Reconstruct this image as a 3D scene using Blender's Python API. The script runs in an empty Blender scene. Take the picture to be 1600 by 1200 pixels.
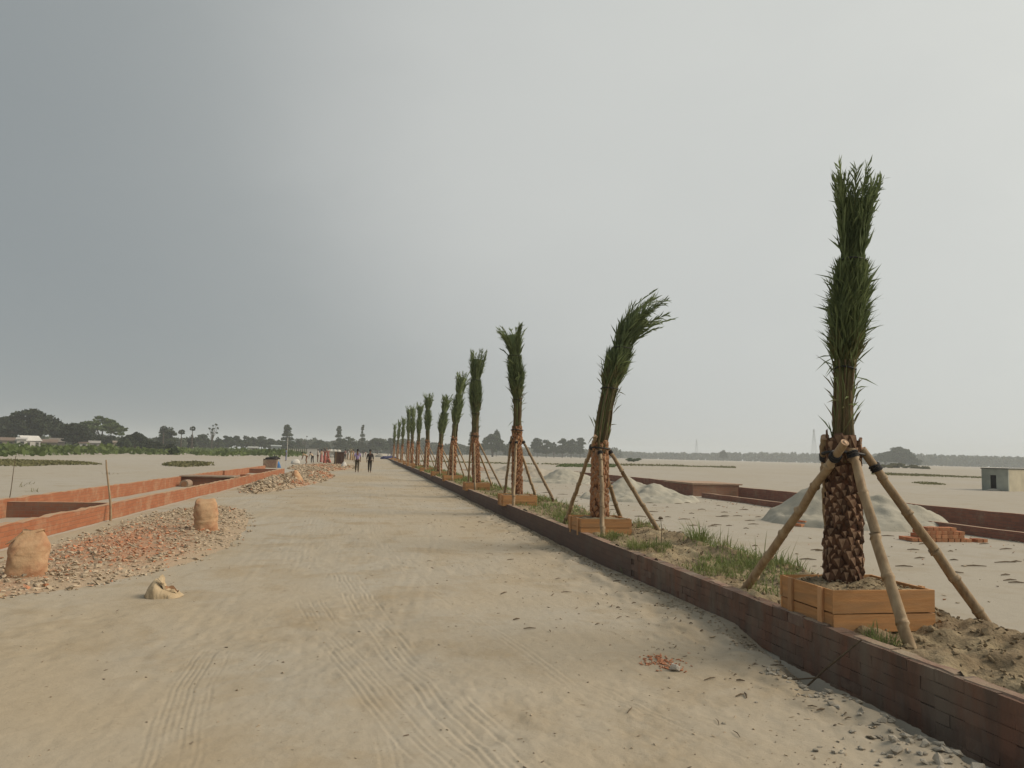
import bpy, bmesh, math, random
import numpy as np
from mathutils import Vector, Matrix

random.seed(7)
RNG = np.random.default_rng(7)
scene = bpy.context.scene
COL = scene.collection
R = math.radians

# ------------------------------------------------------------------ camera
CAM_AZ, CAM_PITCH, CAM_ROLL, CAM_H = 10.319, 5.2515, 1.3748, 1.6
cam_data = bpy.data.cameras.new('camera')
cam_data.sensor_width = 36.0
cam_data.lens = 36.0 * 1200 / 1600
cam_data.clip_start = 0.05
cam_data.clip_end = 6000
cam = bpy.data.objects.new('camera', cam_data)
COL.objects.link(cam)
_az, _p, _r = R(CAM_AZ), R(CAM_PITCH), R(CAM_ROLL)
_f = Vector((math.sin(_az)*math.cos(_p), math.cos(_az)*math.cos(_p), math.sin(_p)))
_r0 = Vector((math.cos(_az), -math.sin(_az), 0)); _u0 = _r0.cross(_f)
_right = _r0*math.cos(_r) + _u0*math.sin(_r); _up = -_r0*math.sin(_r) + _u0*math.cos(_r)
_m = Matrix(((_right.x, _up.x, -_f.x, 0), (_right.y, _up.y, -_f.y, 0), (_right.z, _up.z, -_f.z, CAM_H), (0, 0, 0, 1)))
cam.matrix_world = _m
scene.camera = cam

# ------------------------------------------------------------------ world, sun, exposure
SUN_AZ, SUN_EL = 101.0, 39.0          # degrees clockwise from the road direction (+Y), height
world = bpy.data.worlds.new('World'); scene.world = world; world.use_nodes = True
def build_world():
    nt = world.node_tree; N = nt.nodes; L = nt.links; N.clear()
    out = N.new('ShaderNodeOutputWorld'); bg = N.new('ShaderNodeBackground')
    bg.inputs['Strength'].default_value = 0.1
    sky = N.new('ShaderNodeTexSky'); sky.sky_type = 'NISHITA'; sky.sun_disc = False
    sky.sun_elevation = R(SUN_EL); sky.sun_rotation = R(SUN_AZ)
    tc = N.new('ShaderNodeTexCoord')
    def noise(scale, detail, rough, sx=1, sy=1, sz=1, dist=0.0):
        mp = N.new('ShaderNodeMapping'); mp.inputs['Scale'].default_value = (sx, sy, sz)
        L.new(tc.outputs['Generated'], mp.inputs['Vector'])
        n = N.new('ShaderNodeTexNoise'); n.inputs['Scale'].default_value = scale
        n.inputs['Detail'].default_value = detail; n.inputs['Roughness'].default_value = rough
        n.inputs['Distortion'].default_value = dist
        L.new(mp.outputs['Vector'], n.inputs['Vector']); return n.outputs['Fac']
    def math_(op, a, b):
        m = N.new('ShaderNodeMath'); m.operation = op
        for k, v in enumerate((a, b)):
            if isinstance(v, (int, float)): m.inputs[k].default_value = v
            else: L.new(v, m.inputs[k])
        return m.outputs[0]
    dot = N.new('ShaderNodeVectorMath'); dot.operation = 'DOT_PRODUCT'
    L.new(tc.outputs['Generated'], dot.inputs[0]); dot.inputs[1].default_value = (0.90, 0.15, 0.42)
    t = dot.outputs['Value']
    n1 = math_('MULTIPLY', math_('SUBTRACT', noise(1.5, 2, .5, 1, 1, 1.6), .5), .10)
    n2 = math_('MULTIPLY', math_('SUBTRACT', noise(4.2, 4, .55, 1, 1, 1.8, .3), .5), .11)
    t = math_('ADD', math_('ADD', t, n1), n2)
    glow = N.new('ShaderNodeVectorMath'); glow.operation = 'DOT_PRODUCT'      # a thinner, brighter patch of the cloud deck ahead
    L.new(tc.outputs['Generated'], glow.inputs[0]); glow.inputs[1].default_value = (.110, .905, .411)
    gp = math_('MULTIPLY', math_('POWER', math_('MAXIMUM', glow.outputs['Value'], 0.0), 18.0), .21)
    t = math_('ADD', t, gp)
    t01 = math_('ADD', math_('MULTIPLY', t, .5), .5)
    rp = N.new('ShaderNodeValToRGB'); L.new(t01, rp.inputs['Fac'])
    cr = rp.color_ramp; cr.interpolation = 'B_SPLINE'
    stops = [(0.30, (.31, .335, .350)), (0.40, (.262, .290, .300)), (0.50, (.285, .312, .320)), (0.61, (.348, .372, .372)),
             (0.69, (.435, .455, .450)), (0.79, (.56, .575, .558)), (0.93, (.635, .652, .622)), (1.0, (1.0, .98, .90))]
    while len(cr.elements) < len(stops): cr.elements.new(.5)
    for e, (p, c) in zip(cr.elements, stops): e.position = p; e.color = (*c, 1)
    mul = N.new('ShaderNodeMixRGB'); mul.blend_type = 'MULTIPLY'; mul.inputs[0].default_value = 1
    L.new(rp.outputs['Color'], mul.inputs[1]); mul.inputs[2].default_value = (10.0, 10.0, 10.0, 1)
    mix = N.new('ShaderNodeMixRGB'); mix.inputs[0].default_value = .97
    L.new(sky.outputs['Color'], mix.inputs[1]); L.new(mul.outputs['Color'], mix.inputs[2])
    L.new(mix.outputs['Color'], bg.inputs['Color']); L.new(bg.outputs['Background'], out.inputs['Surface'])
build_world()

sun_d = bpy.data.lights.new('sun', 'SUN'); sun_d.energy = 3.0; sun_d.angle = R(32); sun_d.color = (1.0, .85, .67)
sun = bpy.data.objects.new('sun', sun_d); COL.objects.link(sun)
_sd = Vector((math.sin(R(SUN_AZ))*math.cos(R(SUN_EL)), math.cos(R(SUN_AZ))*math.cos(R(SUN_EL)), math.sin(R(SUN_EL))))
sun.rotation_euler = _sd.to_track_quat('Z', 'Y').to_euler()
sun.location = (20, -10, 30)

vs = scene.view_settings
scene.display_settings.display_device = 'sRGB'
vs.view_transform = 'Standard'; vs.look = 'None'; vs.exposure = 0.0; vs.gamma = 1.0; vs.use_curve_mapping = False
cy = scene.cycles
cy.use_denoising = True
try: cy.denoiser = 'OPENIMAGEDENOISE'
except Exception: pass
cy.max_bounces = 6; cy.diffuse_bounces = 3; cy.glossy_bounces = 2; cy.transmission_bounces = 2; cy.volume_bounces = 1
cy.transparent_max_bounces = 6

# ------------------------------------------------------------------ helpers
def tag(o, label=None, cat=None, group=None, kind=None):
    if label: o['label'] = label
    if cat: o['category'] = cat
    if group: o['group'] = group
    if kind: o['kind'] = kind
    return o
def empty(name, loc=(0, 0, 0), rz=0.0):
    o = bpy.data.objects.new(name, None); COL.objects.link(o)
    o.location = loc; o.rotation_euler = (0, 0, rz); o.empty_display_size = .1
    return o
def link_mesh(name, me, parent=None, loc=None, rot=None, scl=None):
    o = bpy.data.objects.new(name, me); COL.objects.link(o)
    if parent is not None: o.parent = parent
    if loc is not None: o.location = loc
    if rot is not None: o.rotation_euler = rot
    if scl is not None: o.scale = scl
    return o
class MB:
    """collects vertices and faces of ONE mesh"""
    def __init__(s): s.v = []; s.f = []; s.mi = []; s.tone = []
    def add(s, v, f, mi=0, tone=.5):
        b = len(s.v); s.v.extend([tuple(p) for p in v])
        for q in f: s.f.append([b+i for i in q]); s.mi.append(mi); s.tone.append(tone)
    def box(s, c, d, rz=0.0, mi=0, jit=0.0, tone=.5, M=None):
        hx, hy, hz = d[0]/2, d[1]/2, d[2]/2; v = []
        for z in (-hz, hz):
            for x, y in ((-hx, -hy), (hx, -hy), (hx, hy), (-hx, hy)):
                p = Vector((x + random.uniform(-jit, jit), y + random.uniform(-jit, jit), z + random.uniform(-jit, jit)))
                p = (M @ p) if M else p
                v.append((c[0]+p.x*math.cos(rz)-p.y*math.sin(rz), c[1]+p.x*math.sin(rz)+p.y*math.cos(rz), c[2]+p.z))
        s.add(v, [(3, 2, 1, 0), (4, 5, 6, 7), (0, 1, 5, 4), (1, 2, 6, 5), (2, 3, 7, 6), (3, 0, 4, 7)], mi, tone)
    def tube(s, pts, rad, n=8, mi=0, cap=True, tone=.5, flat=1.0):
        pts = [Vector(p) for p in pts]; rings = []
        if not hasattr(rad, '__len__'): rad = [rad]*len(pts)
        ref = Vector((0, 0, 1)) if abs((pts[-1]-pts[0]).normalized().z) < .95 else Vector((1, 0, 0))
        for i, p in enumerate(pts):
            d = (pts[min(i+1, len(pts)-1)] - pts[max(i-1, 0)]).normalized()
            a = d.cross(ref).normalized(); b = a.cross(d).normalized()
            rings.append([p + (a*math.cos(2*math.pi*k/n) + b*flat*math.sin(2*math.pi*k/n))*rad[i] for k in range(n)])
        v = [q for r in rings for q in r]; f = []
        for i in range(len(pts)-1):
            for k in range(n):
                k2 = (k+1) % n; f.append((i*n+k, i*n+k2, (i+1)*n+k2, (i+1)*n+k))
        if cap: f.append(tuple(reversed(range(n)))); f.append(tuple((len(pts)-1)*n+k for k in range(n)))
        s.add(v, f, mi, tone)
    def mesh(s, name, mats, smooth=False, tone=False):
        me = bpy.data.meshes.new(name); me.from_pydata(s.v, [], s.f)
        for m in (mats if isinstance(mats, (list, tuple)) else [mats]): me.materials.append(m)
        me.polygons.foreach_set('material_index', s.mi)
        if smooth: me.polygons.foreach_set('use_smooth', [True]*len(s.f))
        if tone:
            at = me.attributes.new('tone', 'FLOAT', 'FACE'); at.data.foreach_set('value', s.tone)
        me.update(); return me
    def build(s, name, mats, parent=None, smooth=False, tone=False, **k):
        return link_mesh(name, s.mesh(name, mats, smooth, tone), parent, **k)
def np_mesh(name, v, quads, mat, smooth=True, tone=None):
    v = np.ascontiguousarray(v, np.float32); q = np.ascontiguousarray(quads, np.int32); k = q.shape[1]
    me = bpy.data.meshes.new(name); me.vertices.add(len(v)); me.vertices.foreach_set('co', v.ravel())
    me.loops.add(q.size); me.loops.foreach_set('vertex_index', q.ravel())
    me.polygons.add(len(q)); me.polygons.foreach_set('loop_start', np.arange(0, q.size, k, dtype=np.int32))
    me.polygons.foreach_set('use_smooth', np.full(len(q), smooth)); me.materials.append(mat)
    if tone is not None:
        at = me.attributes.new('tone', 'FLOAT', 'FACE'); at.data.foreach_set('value', np.ascontiguousarray(tone, np.float32))
    me.update(calc_edges=True); return me

def _hash(ix, iy, seed):
    h = (ix.astype(np.int64)*374761393 + iy.astype(np.int64)*668265263 + seed*974711) & 0xFFFFFFFF
    h = ((h ^ (h >> 13))*1274126177) & 0xFFFFFFFF
    return ((h ^ (h >> 16)) & 0xFFFF)/65535.0
def vnoise(x, y, seed=0):
    x = np.asarray(x, float); y = np.asarray(y, float)
    ix, iy = np.floor(x), np.floor(y); fx, fy = x-ix, y-iy
    fx, fy = fx*fx*(3-2*fx), fy*fy*(3-2*fy)
    a, b = _hash(ix, iy, seed), _hash(ix+1, iy, seed); c, d = _hash(ix, iy+1, seed), _hash(ix+1, iy+1, seed)
    return (a+(b-a)*fx)*(1-fy) + (c+(d-c)*fx)*fy - .5
def fbm(x, y, seed=0, o=4, g=.5):
    s = 0; a = 1.0
    for k in range(o): s = s + a*vnoise(np.asarray(x)*2**k, np.asarray(y)*2**k, seed+k*17); a *= g
    return s
def sstep(a, b, x): t = np.clip((np.asarray(x, float)-a)/(b-a), 0, 1); return t*t*(3-2*t)

def nodes_of(m): return m.node_tree.nodes, m.node_tree.links
def mat(name, c1, c2=None, scale=4.0, rough=.85, bump=0.0, bscale=None, detail=5, coords='Object', c3=None, s3=.5, vec=(1, 1, 1),
        rnd=0.0, tone=None, spec=.25, bdist=.02, lo=.35, hi=.65):
    """noise coloured rough material; c2 mixes in by fine noise, c3 by broad noise, rnd varies the value per object, tone: colours along the 'tone' attribute"""
    m = bpy.data.materials.new(name); m.use_nodes = True; N, L = nodes_of(m)
    b = N['Principled BSDF']; b.inputs['Roughness'].default_value = rough; b.inputs['Specular IOR Level'].default_value = spec
    if coords == 'World':
        g = N.new('ShaderNodeNewGeometry'); vo = g.outputs['Position']
    else:
        g = N.new('ShaderNodeTexCoord'); vo = g.outputs[coords]
    mp = N.new('ShaderNodeMapping'); mp.inputs['Scale'].default_value = vec; L.new(vo, mp.inputs['Vector']); vo = mp.outputs['Vector']
    def nz(s, d=detail):
        n = N.new('ShaderNodeTexNoise'); n.inputs['Scale'].default_value = s; n.inputs['Detail'].default_value = d; n.inputs['Roughness'].default_value = .6
        L.new(vo, n.inputs['Vector']); return n.outputs['Fac']
    def ramp(f, a, bb):
        r = N.new('ShaderNodeMapRange'); r.inputs['From Min'].default_value = a; r.inputs['From Max'].default_value = bb
        L.new(f, r.inputs['Value']); return r.outputs['Result']
    def mix(f, a, bb):
        x = N.new('ShaderNodeMixRGB')
        if isinstance(f, float): x.inputs[0].default_value = f
        else: L.new(f, x.inputs[0])
        for k, c in ((1, a), (2, bb)):
            if isinstance(c, (tuple, list)): x.inputs[k].default_value = (*c, 1)
            else: L.new(c, x.inputs[k])
        return x.outputs['Color']
    col = c1
    if tone:
        at = N.new('ShaderNodeAttribute'); at.attribute_name = 'tone'
        cr = N.new('ShaderNodeValToRGB'); L.new(at.outputs['Fac'], cr.inputs['Fac'])
        while len(cr.color_ramp.elements) < len(tone): cr.color_ramp.elements.new(.5)
        for e, (p, c) in zip(cr.color_ramp.elements, tone): e.position = p; e.color = (*c, 1)
        col = cr.outputs['Color']
        if c2 is not None: col = mix(ramp(nz(scale), lo, hi), col, c2)
    elif c2 is not None: col = mix(ramp(nz(scale), lo, hi), c1, c2)
    if c3 is not None: col = mix(ramp(nz(s3, 3), .42, .68), col, c3)
    if rnd:
        oi = N.new('ShaderNodeObjectInfo'); hs = N.new('ShaderNodeHueSaturation')
        r = N.new('ShaderNodeMapRange'); r.inputs['To Min'].default_value = 1-rnd; r.inputs['To Max'].default_value = 1+rnd
        L.new(oi.outputs['Random'], r.inputs['Value']); L.new(r.outputs['Result'], hs.inputs['Value'])
        if isinstance(col, tuple): hs.inputs['Color'].default_value = (*col, 1)
        else: L.new(col, hs.inputs['Color'])
        col = hs.outputs['Color']
    if isinstance(col, tuple): b.inputs['Base Color'].default_value = (*col, 1)
    else: L.new(col, b.inputs['Base Color'])
    if bump:
        bp = N.new('ShaderNodeBump'); bp.inputs['Strength'].default_value = bump; bp.inputs['Distance'].default_value = bdist
        L.new(nz(bscale or scale*3, 6), bp.inputs['Height']); L.new(bp.outputs['Normal'], b.inputs['Normal'])
    return m
def leaf_mat(name, c1, c2, scale=.35, transl=.25, rnd=0.0, coords='Object', rough=.7):
    m = mat(name, c1, c2, scale, rough, coords=coords, rnd=rnd, spec=.15, detail=4, lo=.3, hi=.7)
    N, L = nodes_of(m); b = N['Principled BSDF']; out = N['Material Output']
    t = N.new('ShaderNodeBsdfTranslucent'); mx = N.new('ShaderNodeMixShader'); mx.inputs[0].default_value = transl
    src = b.inputs['Base Color'].links[0].from_socket; L.new(src, t.inputs['Color'])
    L.new(b.outputs['BSDF'], mx.inputs[1]); L.new(t.outputs['BSDF'], mx.inputs[2]); L.new(mx.outputs['Shader'], out.inputs['Surface'])
    return m
def brick_mat(name, axis, ca, cb, mortar, dirt, dirt_amt=.5, bw=.25, rh=.078):
    """brickwork in the plane of a wall: axis 'y' = wall runs along Y, 'x' = along X"""
    m = bpy.data.materials.new(name); m.use_nodes = True; N, L = nodes_of(m); b = N['Principled BSDF']
    b.inputs['Roughness'].default_value = .9; b.inputs['Specular IOR Level'].default_value = .15
    g = N.new('ShaderNodeNewGeometry'); sx = N.new('ShaderNodeSeparateXYZ'); cx = N.new('ShaderNodeCombineXYZ')
    L.new(g.outputs['Position'], sx.inputs[0]); L.new(sx.outputs['Y' if axis == 'y' else 'X'], cx.inputs['X']); L.new(sx.outputs['Z'], cx.inputs['Y'])
    br = N.new('ShaderNodeTexBrick'); br.inputs['Scale'].default_value = 1.0; br.inputs['Brick Width'].default_value = bw; br.inputs['Row Height'].default_value = rh
    br.inputs['Mortar Size'].default_value = .006; br.inputs['Mortar Smooth'].default_value = .3; br.inputs['Bias'].default_value = -.1
    br.inputs['Color1'].default_value = (*ca, 1); br.inputs['Color2'].default_value = (*cb, 1); br.inputs['Mortar'].default_value = (*mortar, 1)
    L.new(cx.outputs[0], br.inputs['Vector'])
    n = N.new('ShaderNodeTexNoise'); n.inputs['Scale'].default_value = 2.3; n.inputs['Detail'].default_value = 7; n.inputs['Roughness'].default_value = .68
    L.new(g.outputs['Position'], n.inputs['Vector'])
    mr = N.new('ShaderNodeMapRange'); mr.inputs['From Min'].default_value = .48; mr.inputs['From Max'].default_value = .68; mr.inputs['To Max'].default_value = dirt_amt
    L.new(n.outputs['Fac'], mr.inputs['Value'])
    mx = N.new('ShaderNodeMixRGB'); L.new(mr.outputs[0], mx.inputs[0]); L.new(br.outputs['Color'], mx.inputs[1]); mx.inputs[2].default_value = (*dirt, 1)
    L.new(mx.outputs[0], b.inputs['Base Color'])
    bp = N.new('ShaderNodeBump'); bp.inputs['Strength'].default_value = .6; bp.inputs['Distance'].default_value = .01; bp.invert = True
    L.new(br.outputs['Fac'], bp.inputs['Height']); L.new(bp.outputs['Normal'], b.inputs['Normal'])
    return m

# ------------------------------------------------------------------ materials
M = {}
def sand_mat(name, ca, cb, cc, fleck, bump=.35, big=.22):
    m = bpy.data.materials.new(name); m.use_nodes = True; N, L = nodes_of(m); b = N['Principled BSDF']
    b.inputs['Roughness'].default_value = .95; b.inputs['Specular IOR Level'].default_value = .12
    g = N.new('ShaderNodeNewGeometry')
    def nz(s, d, r=.6, dist=0.0, sc=(1, 1, 1)):
        mp = N.new('ShaderNodeMapping'); mp.inputs['Scale'].default_value = sc; L.new(g.outputs['Position'], mp.inputs['Vector'])
        n = N.new('ShaderNodeTexNoise'); n.inputs['Scale'].default_value = s; n.inputs['Detail'].default_value = d; n.inputs['Roughness'].default_value = r; n.inputs['Distortion'].default_value = dist
        L.new(mp.outputs['Vector'], n.inputs['Vector']); return n.outputs['Fac']
    def mr(f, a, bb, lo=0.0, hi=1.0):
        r = N.new('ShaderNodeMapRange'); r.inputs['From Min'].default_value = a; r.inputs['From Max'].default_value = bb
        r.inputs['To Min'].default_value = lo; r.inputs['To Max'].default_value = hi; L.new(f, r.inputs['Value']); return r.outputs[0]
    def mix(f, a, bb):
        x = N.new('ShaderNodeMixRGB'); L.new(f, x.inputs[0])
        for k, c in ((1, a), (2, bb)):
            if isinstance(c, tuple): x.inputs[k].default_value = (*c, 1)
            else: L.new(c, x.inputs[k])
        return x.outputs[0]
    c = mix(mr(nz(big, 5, .6, .6, (1, .55, 1)), .40, .62), ca, cb)
    c = mix(mr(nz(.9, 6, .65, .4), .50, .70, 0, .85), c, cc)
    c = mix(mr(nz(2.7, 7, .72, .8, (1, .45, 1)), .56, .74, 0, .45), c, tuple(x*.78 for x in cc))
    c = mix(mr(nz(7, 5, .7), .35, .7, 0, .35), c, tuple(x*.80 for x in ca))
    c = mix(mr(nz(26, 3, .6, .5, (1, 1, 1)), .67, .73, 0, .55), c, fleck)
    L.new(c, b.inputs['Base Color'])
    bp = N.new('ShaderNodeBump'); bp.inputs['Strength'].default_value = bump; bp.inputs['Distance'].default_value = .03
    L.new(nz(14, 8, .7), bp.inputs['Height'])
    bp2 = N.new('ShaderNodeBump'); bp2.inputs['Strength'].default_value = bump*.6; bp2.inputs['Distance'].default_value = .004
    L.new(nz(160, 4, .7), bp2.inputs['Height']); L.new(bp.outputs['Normal'], bp2.inputs['Normal']); L.new(bp2.outputs['Normal'], b.inputs['Normal'])
    return m
M['road'] = sand_mat('road_sand', (.392, .330, .238), (.388, .360, .302), (.318, .252, .162), (.13, .10, .065))
M['ground'] = sand_mat('field_sand', (.378, .345, .283), (.395, .370, .322), (.335, .290, .220), (.18, .15, .10), .3, .06)
M['soil'] = mat('bed_soil', (.265, .205, .125), (.165, .122, .074), 9, .95, 1.0, 26, coords='World', c3=(.32, .262, .165), s3=1.6, bdist=.03)
M['clod'] = mat('clod_soil', (.27, .21, .13), (.19, .145, .09), 9, .95, .6, 40, coords='World')
M['heap'] = mat('grey_heap_sand', (.395, .375, .312), (.30, .292, .245), 3, .95, .7, 24, coords='World', c3=(.36, .34, .275), s3=.7)
M['kerb_brick'] = mat('kerb_brick', (.205, .110, .075), (.125, .088, .068), 5.5, .94, .7, 40, rnd=.09, c3=(.185, .150, .118), s3=3.2, coords='World', vec=(1, 1, .32))
M['kerb_pale'] = mat('limed_brick', (.20, .145, .112), (.13, .085, .068), 8, .94, .5, 40, rnd=.15, coords='World')
M['mortar'] = mat('mortar', (.115, .085, .068), (.085, .062, .05), 14, .95, .6, 60, coords='World')
M['kerb_top'] = mat('kerb_cap', (.30, .21, .155), (.22, .135, .10), 9, .95, .5, 50, coords='World', c3=(.33, .28, .20), s3=2)
M['kerb_far'] = brick_mat('kerb_brickwork', 'y', (.155, .105, .083), (.13, .092, .075), (.12, .09, .074), (.14, .115, .095), .85)
M['orange_y'] = brick_mat('orange_brickwork_along', 'y', (.35, .140, .072), (.30, .118, .062), (.28, .14, .082), (.39, .24, .15), .8)
M['orange_x'] = brick_mat('orange_brickwork_across_shaded', 'x', (.27, .12, .075), (.22, .10, .07), (.22, .15, .11), (.25, .18, .13), .6)  # cross walls: shade inside the drain put into a darker brick colour
M['orange_cap'] = mat('orange_wall_cap', (.42, .24, .14), (.40, .30, .20), 5, .95, .3, 30, coords='World')
M['dark_y'] = brick_mat('shaded_brickwork_along', 'y', (.29, .135, .095), (.22, .11, .082), (.19, .125, .10), (.31, .225, .17), .65)  # same brick as the orange walls, darkened for their shaded side
M['dark_x'] = brick_mat('shaded_brickwork_across', 'x', (.30, .16, .10), (.27, .15, .11), (.25, .19, .15), (.34, .27, .19), .6)  # shaded tone of the same brick, for runs across
M['dark_cap'] = mat('field_drain_cap', (.42, .31, .22), (.33, .22, .16), 5, .95, .3, 30, coords='World')
M['new_brick'] = mat('new_brick', (.46, .155, .065), (.36, .12, .06), 6, .9, .3, 50, rnd=.22, c3=(.45, .24, .13), s3=3)
M['rubble'] = mat('rubble', (0, 0, 0), (.32, .27, .20), 9, .95, .4, 40, coords='World', lo=.5, hi=.8,
                  tone=[(0, (.17, .135, .10)), (.25, (.37, .30, .21)), (.5, (.43, .35, .25)), (.72, (.48, .39, .28)), (.8, (.47, .27, .165)), (1, (.46, .185, .095))])
M['dust'] = mat('brick_dust', (0, 0, 0), (.36, .29, .20), 3, .95, .6, 30, coords='World', lo=.45, hi=.75, tone=[(0, (.36, .29, .2)), (.58, (.38, .30, .21)), (.75, (.40, .27, .175)), (1, (.42, .21, .12))], bdist=.03)
M['stone'] = mat('pale_stone', (.44, .405, .335), (.33, .30, .245), 12, .9, .5, 40, rnd=.25)
M['white_stone'] = mat('white_stone', (.62, .60, .56), (.50, .48, .43), 14, .9, .4, 40)
M['chip'] = mat('brick_chip', (.33, .10, .06), (.24, .075, .05), 20, .95, rnd=.2)
M['debris'] = mat('dark_debris', (.15, .115, .075), (.10, .075, .05), 20, .95)
M['wood'] = mat('raw_plank', (.56, .300, .125), (.44, .215, .085), 3.5, .78, .3, 25, vec=(1.2, 1.2, 14), rnd=.16, c3=(.40, .23, .11), s3=1.3)
M['wood2'] = mat('cleat_wood', (.54, .32, .16), (.45, .24, .11), 4, .8, .2, 30, vec=(6, 6, 1), rnd=.15)
M['bamboo'] = mat('bamboo', (.315, .225, .130), (.215, .148, .085), 9, .65, .2, 30, vec=(4, 4, 1), rnd=.18, c3=(.36, .275, .17), s3=3.5, spec=.3)
M['bamboo_cut'] = mat('bamboo_cut', (.50, .36, .25), (.42, .27, .17), 20, .8)
M['bamboo_red'] = mat('weathered_bamboo', (.30, .18, .11), (.24, .15, .09), 10, .7)
M['strap'] = mat('black_strap', (.02, .02, .022), (.03, .03, .03), 20, .6)
M['trunk'] = mat('trunk_fibre', (.085, .042, .026), (.045, .026, .018), 9, .95, .8, 40, c3=(.15, .07, .04), s3=4, bdist=.01)
M['stub'] = mat('leaf_base', (.150, .080, .047), (.075, .043, .028), 16, .9, .5, 60, rnd=.40)
M['stub_cut'] = mat('leaf_base_cut', (.32, .215, .14), (.19, .115, .07), 26, .9, rnd=.45)
M['trunk_far'] = mat('trunk_sunlit', (.20, .09, .045), (.09, .042, .024), 9, .95, .8, 30, bdist=.02)  # farther trunks: sunlight on the fibre put into an orange colour
M['stub_far'] = mat('leaf_base_sunlit', (.43, .235, .125), (.29, .14, .07), 9, .9)  # farther leaf bases: sunlight put into a paler orange
M['petiole'] = mat('petiole', (.185, .125, .065), (.085, .060, .034), 7, .8, .4, 30, vec=(7, 7, 1), c3=(.115, .115, .05), s3=5)
M['frond'] = leaf_mat('palm_frond', (.130, .172, .085), (.20, .245, .105), 2.2, .32, rnd=.28)
M['midrib'] = mat('midrib', (.17, .185, .075), (.115, .135, .05), 6, .6)
M['frond_dry'] = leaf_mat('dry_frond', (.20, .17, .085), (.11, .13, .05), 3, .25)
M['grass'] = leaf_mat('bed_grass', (.135, .205, .058), (.25, .24, .11), 2.0, .3, coords='World')
M['strip'] = leaf_mat('field_grass', (.20, .185, .095), (.135, .14, .06), .3, .25, coords='World')
M['scrub'] = leaf_mat('green_scrub', (.125, .165, .052), (.07, .10, .035), .06, .25, coords='World')
M['leaf_dark'] = leaf_mat('dark_foliage', (.017, .026, .013), (.034, .048, .021), .25, .18)
M['leaf_mid'] = leaf_mat('mid_foliage', (.036, .056, .028), (.066, .090, .04), .25, .2)
M['leaf_light'] = leaf_mat('light_foliage', (.11, .15, .052), (.07, .10, .038), .25, .25)
M['woods'] = leaf_mat('far_foliage', (.045, .06, .035), (.07, .085, .05), .05, .2, coords='World')
M['bark'] = mat('bark', (.11, .085, .065), (.07, .055, .04), 3, .9)
M['sack'] = mat('woven_sack', (.50, .345, .205), (.45, .275, .155), 5, .85, .5, 30, c3=(.36, .18, .10), s3=2.6, bdist=.012)
M['sack_pale'] = mat('pale_sack', (.48, .385, .25), (.41, .315, .195), 6, .85, .5, 30, bdist=.012)
M['sack_in'] = mat('sack_inside', (.34, .20, .11), (.25, .14, .08), 8, .9)
M['plaster'] = mat('grey_plaster', (.40, .42, .36), (.30, .32, .28), 1.4, .9, .3, 12, coords='World', c3=(.24, .255, .22), s3=.8)
M['plaster_warm'] = mat('cream_plaster', (.50, .46, .35), (.40, .37, .28), 1.2, .9, .3, 12, coords='World')
M['slab'] = mat('dark_slab', (.10, .11, .10), (.07, .075, .07), 3, .9)
M['dark'] = mat('recess_shade', (.04, .04, .038), (.03, .03, .03), 3, .95)  # shade inside openings and hollows put into one near-black colour
M['skin'] = mat('skin', (.17, .09, .055), (.14, .075, .045), 9, .6)
M['hair'] = mat('hair', (.012, .011, .011), (.02, .018, .017), 9, .6)
M['steel'] = mat('galvanised_steel', (.30, .31, .31), (.25, .26, .26), 3, .6)
_cl = {}
def cloth(c):
    k = tuple(c)
    if k not in _cl: _cl[k] = mat('cloth', k, tuple(x*.75 for x in k), 6, .9, .3, 14)
    return _cl[k]

# ------------------------------------------------------------------ the lie of the land
KERB_X, WALL_X = 3.5, -5.45
def land(x, y):
    x = np.asarray(x, float); y = np.asarray(y, float)
    z = .045*fbm(x/5.0, y/6.0, 3, 4) + .012*fbm(x/.7, y/.7, 9, 3)
    d = np.hypot(x, y)
    return z + sstep(60, 160, d)*.35*fbm(x/50.0, y/50.0, 21, 3)
TRACKS = [  # wheel ruts pressed into the sand: line, spacing of the grooves, number, depth
    ([(-.93, 3.4), (-.95, 4.4), (-1.13, 5.6), (-1.18, 6.8)], .060, 5, .014),
    ([(-1.09, 6.7), (-1.0, 6.1), (-.85, 5.75)], .05, 1, .022),
    ([(-.62, 6.9), (-.74, 6.2), (-.83, 5.75)], .055, 3, .012),
    ([(-.34, 7.3), (-.10, 6.3), (.22, 5.0), (.62, 3.7)], .075, 4, .020),
    ([(-.62, 8.9), (-.45, 8.0), (-.28, 7.1)], .07, 4, .022),
    ([(-.30, 10.8), (.0, 8.4), (.36, 6.1), (.66, 4.8), (.95, 3.6)], .085, 4, .024),
    ([(.30, 12.0), (.75, 9.4), (1.25, 6.8), (1.5, 5.2)], .09, 2, .012),
    ([(.9, 14.0), (1.5, 10.5), (2.1, 7.8)], .12, 2, .010),
    ([(1.55, 5.6), (1.9, 4.6), (2.2, 3.6)], .07, 2, .012),
    ([(.1, 4.9), (.16, 4.3), (.2, 3.5)], .06, 3, .014),
    ([(2.2, 25.5), (1.6, 19.0), (1.0, 13.0), (.45, 8.4), (.15, 5.2)], .26, 2, .016),
    ([(-1.9, 25.5), (-1.75, 17.0), (-1.5, 10.0), (-1.45, 6.0), (-1.5, 3.6)], .24, 2, .013),
    ([(.0, 18.0), (.45, 12.5), (.7, 9.5)], .13, 3, .010),
    ([(-1.6, 24.0), (-1.2, 16.0), (-.9, 11.0)], .15, 3, .010),
]
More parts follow.
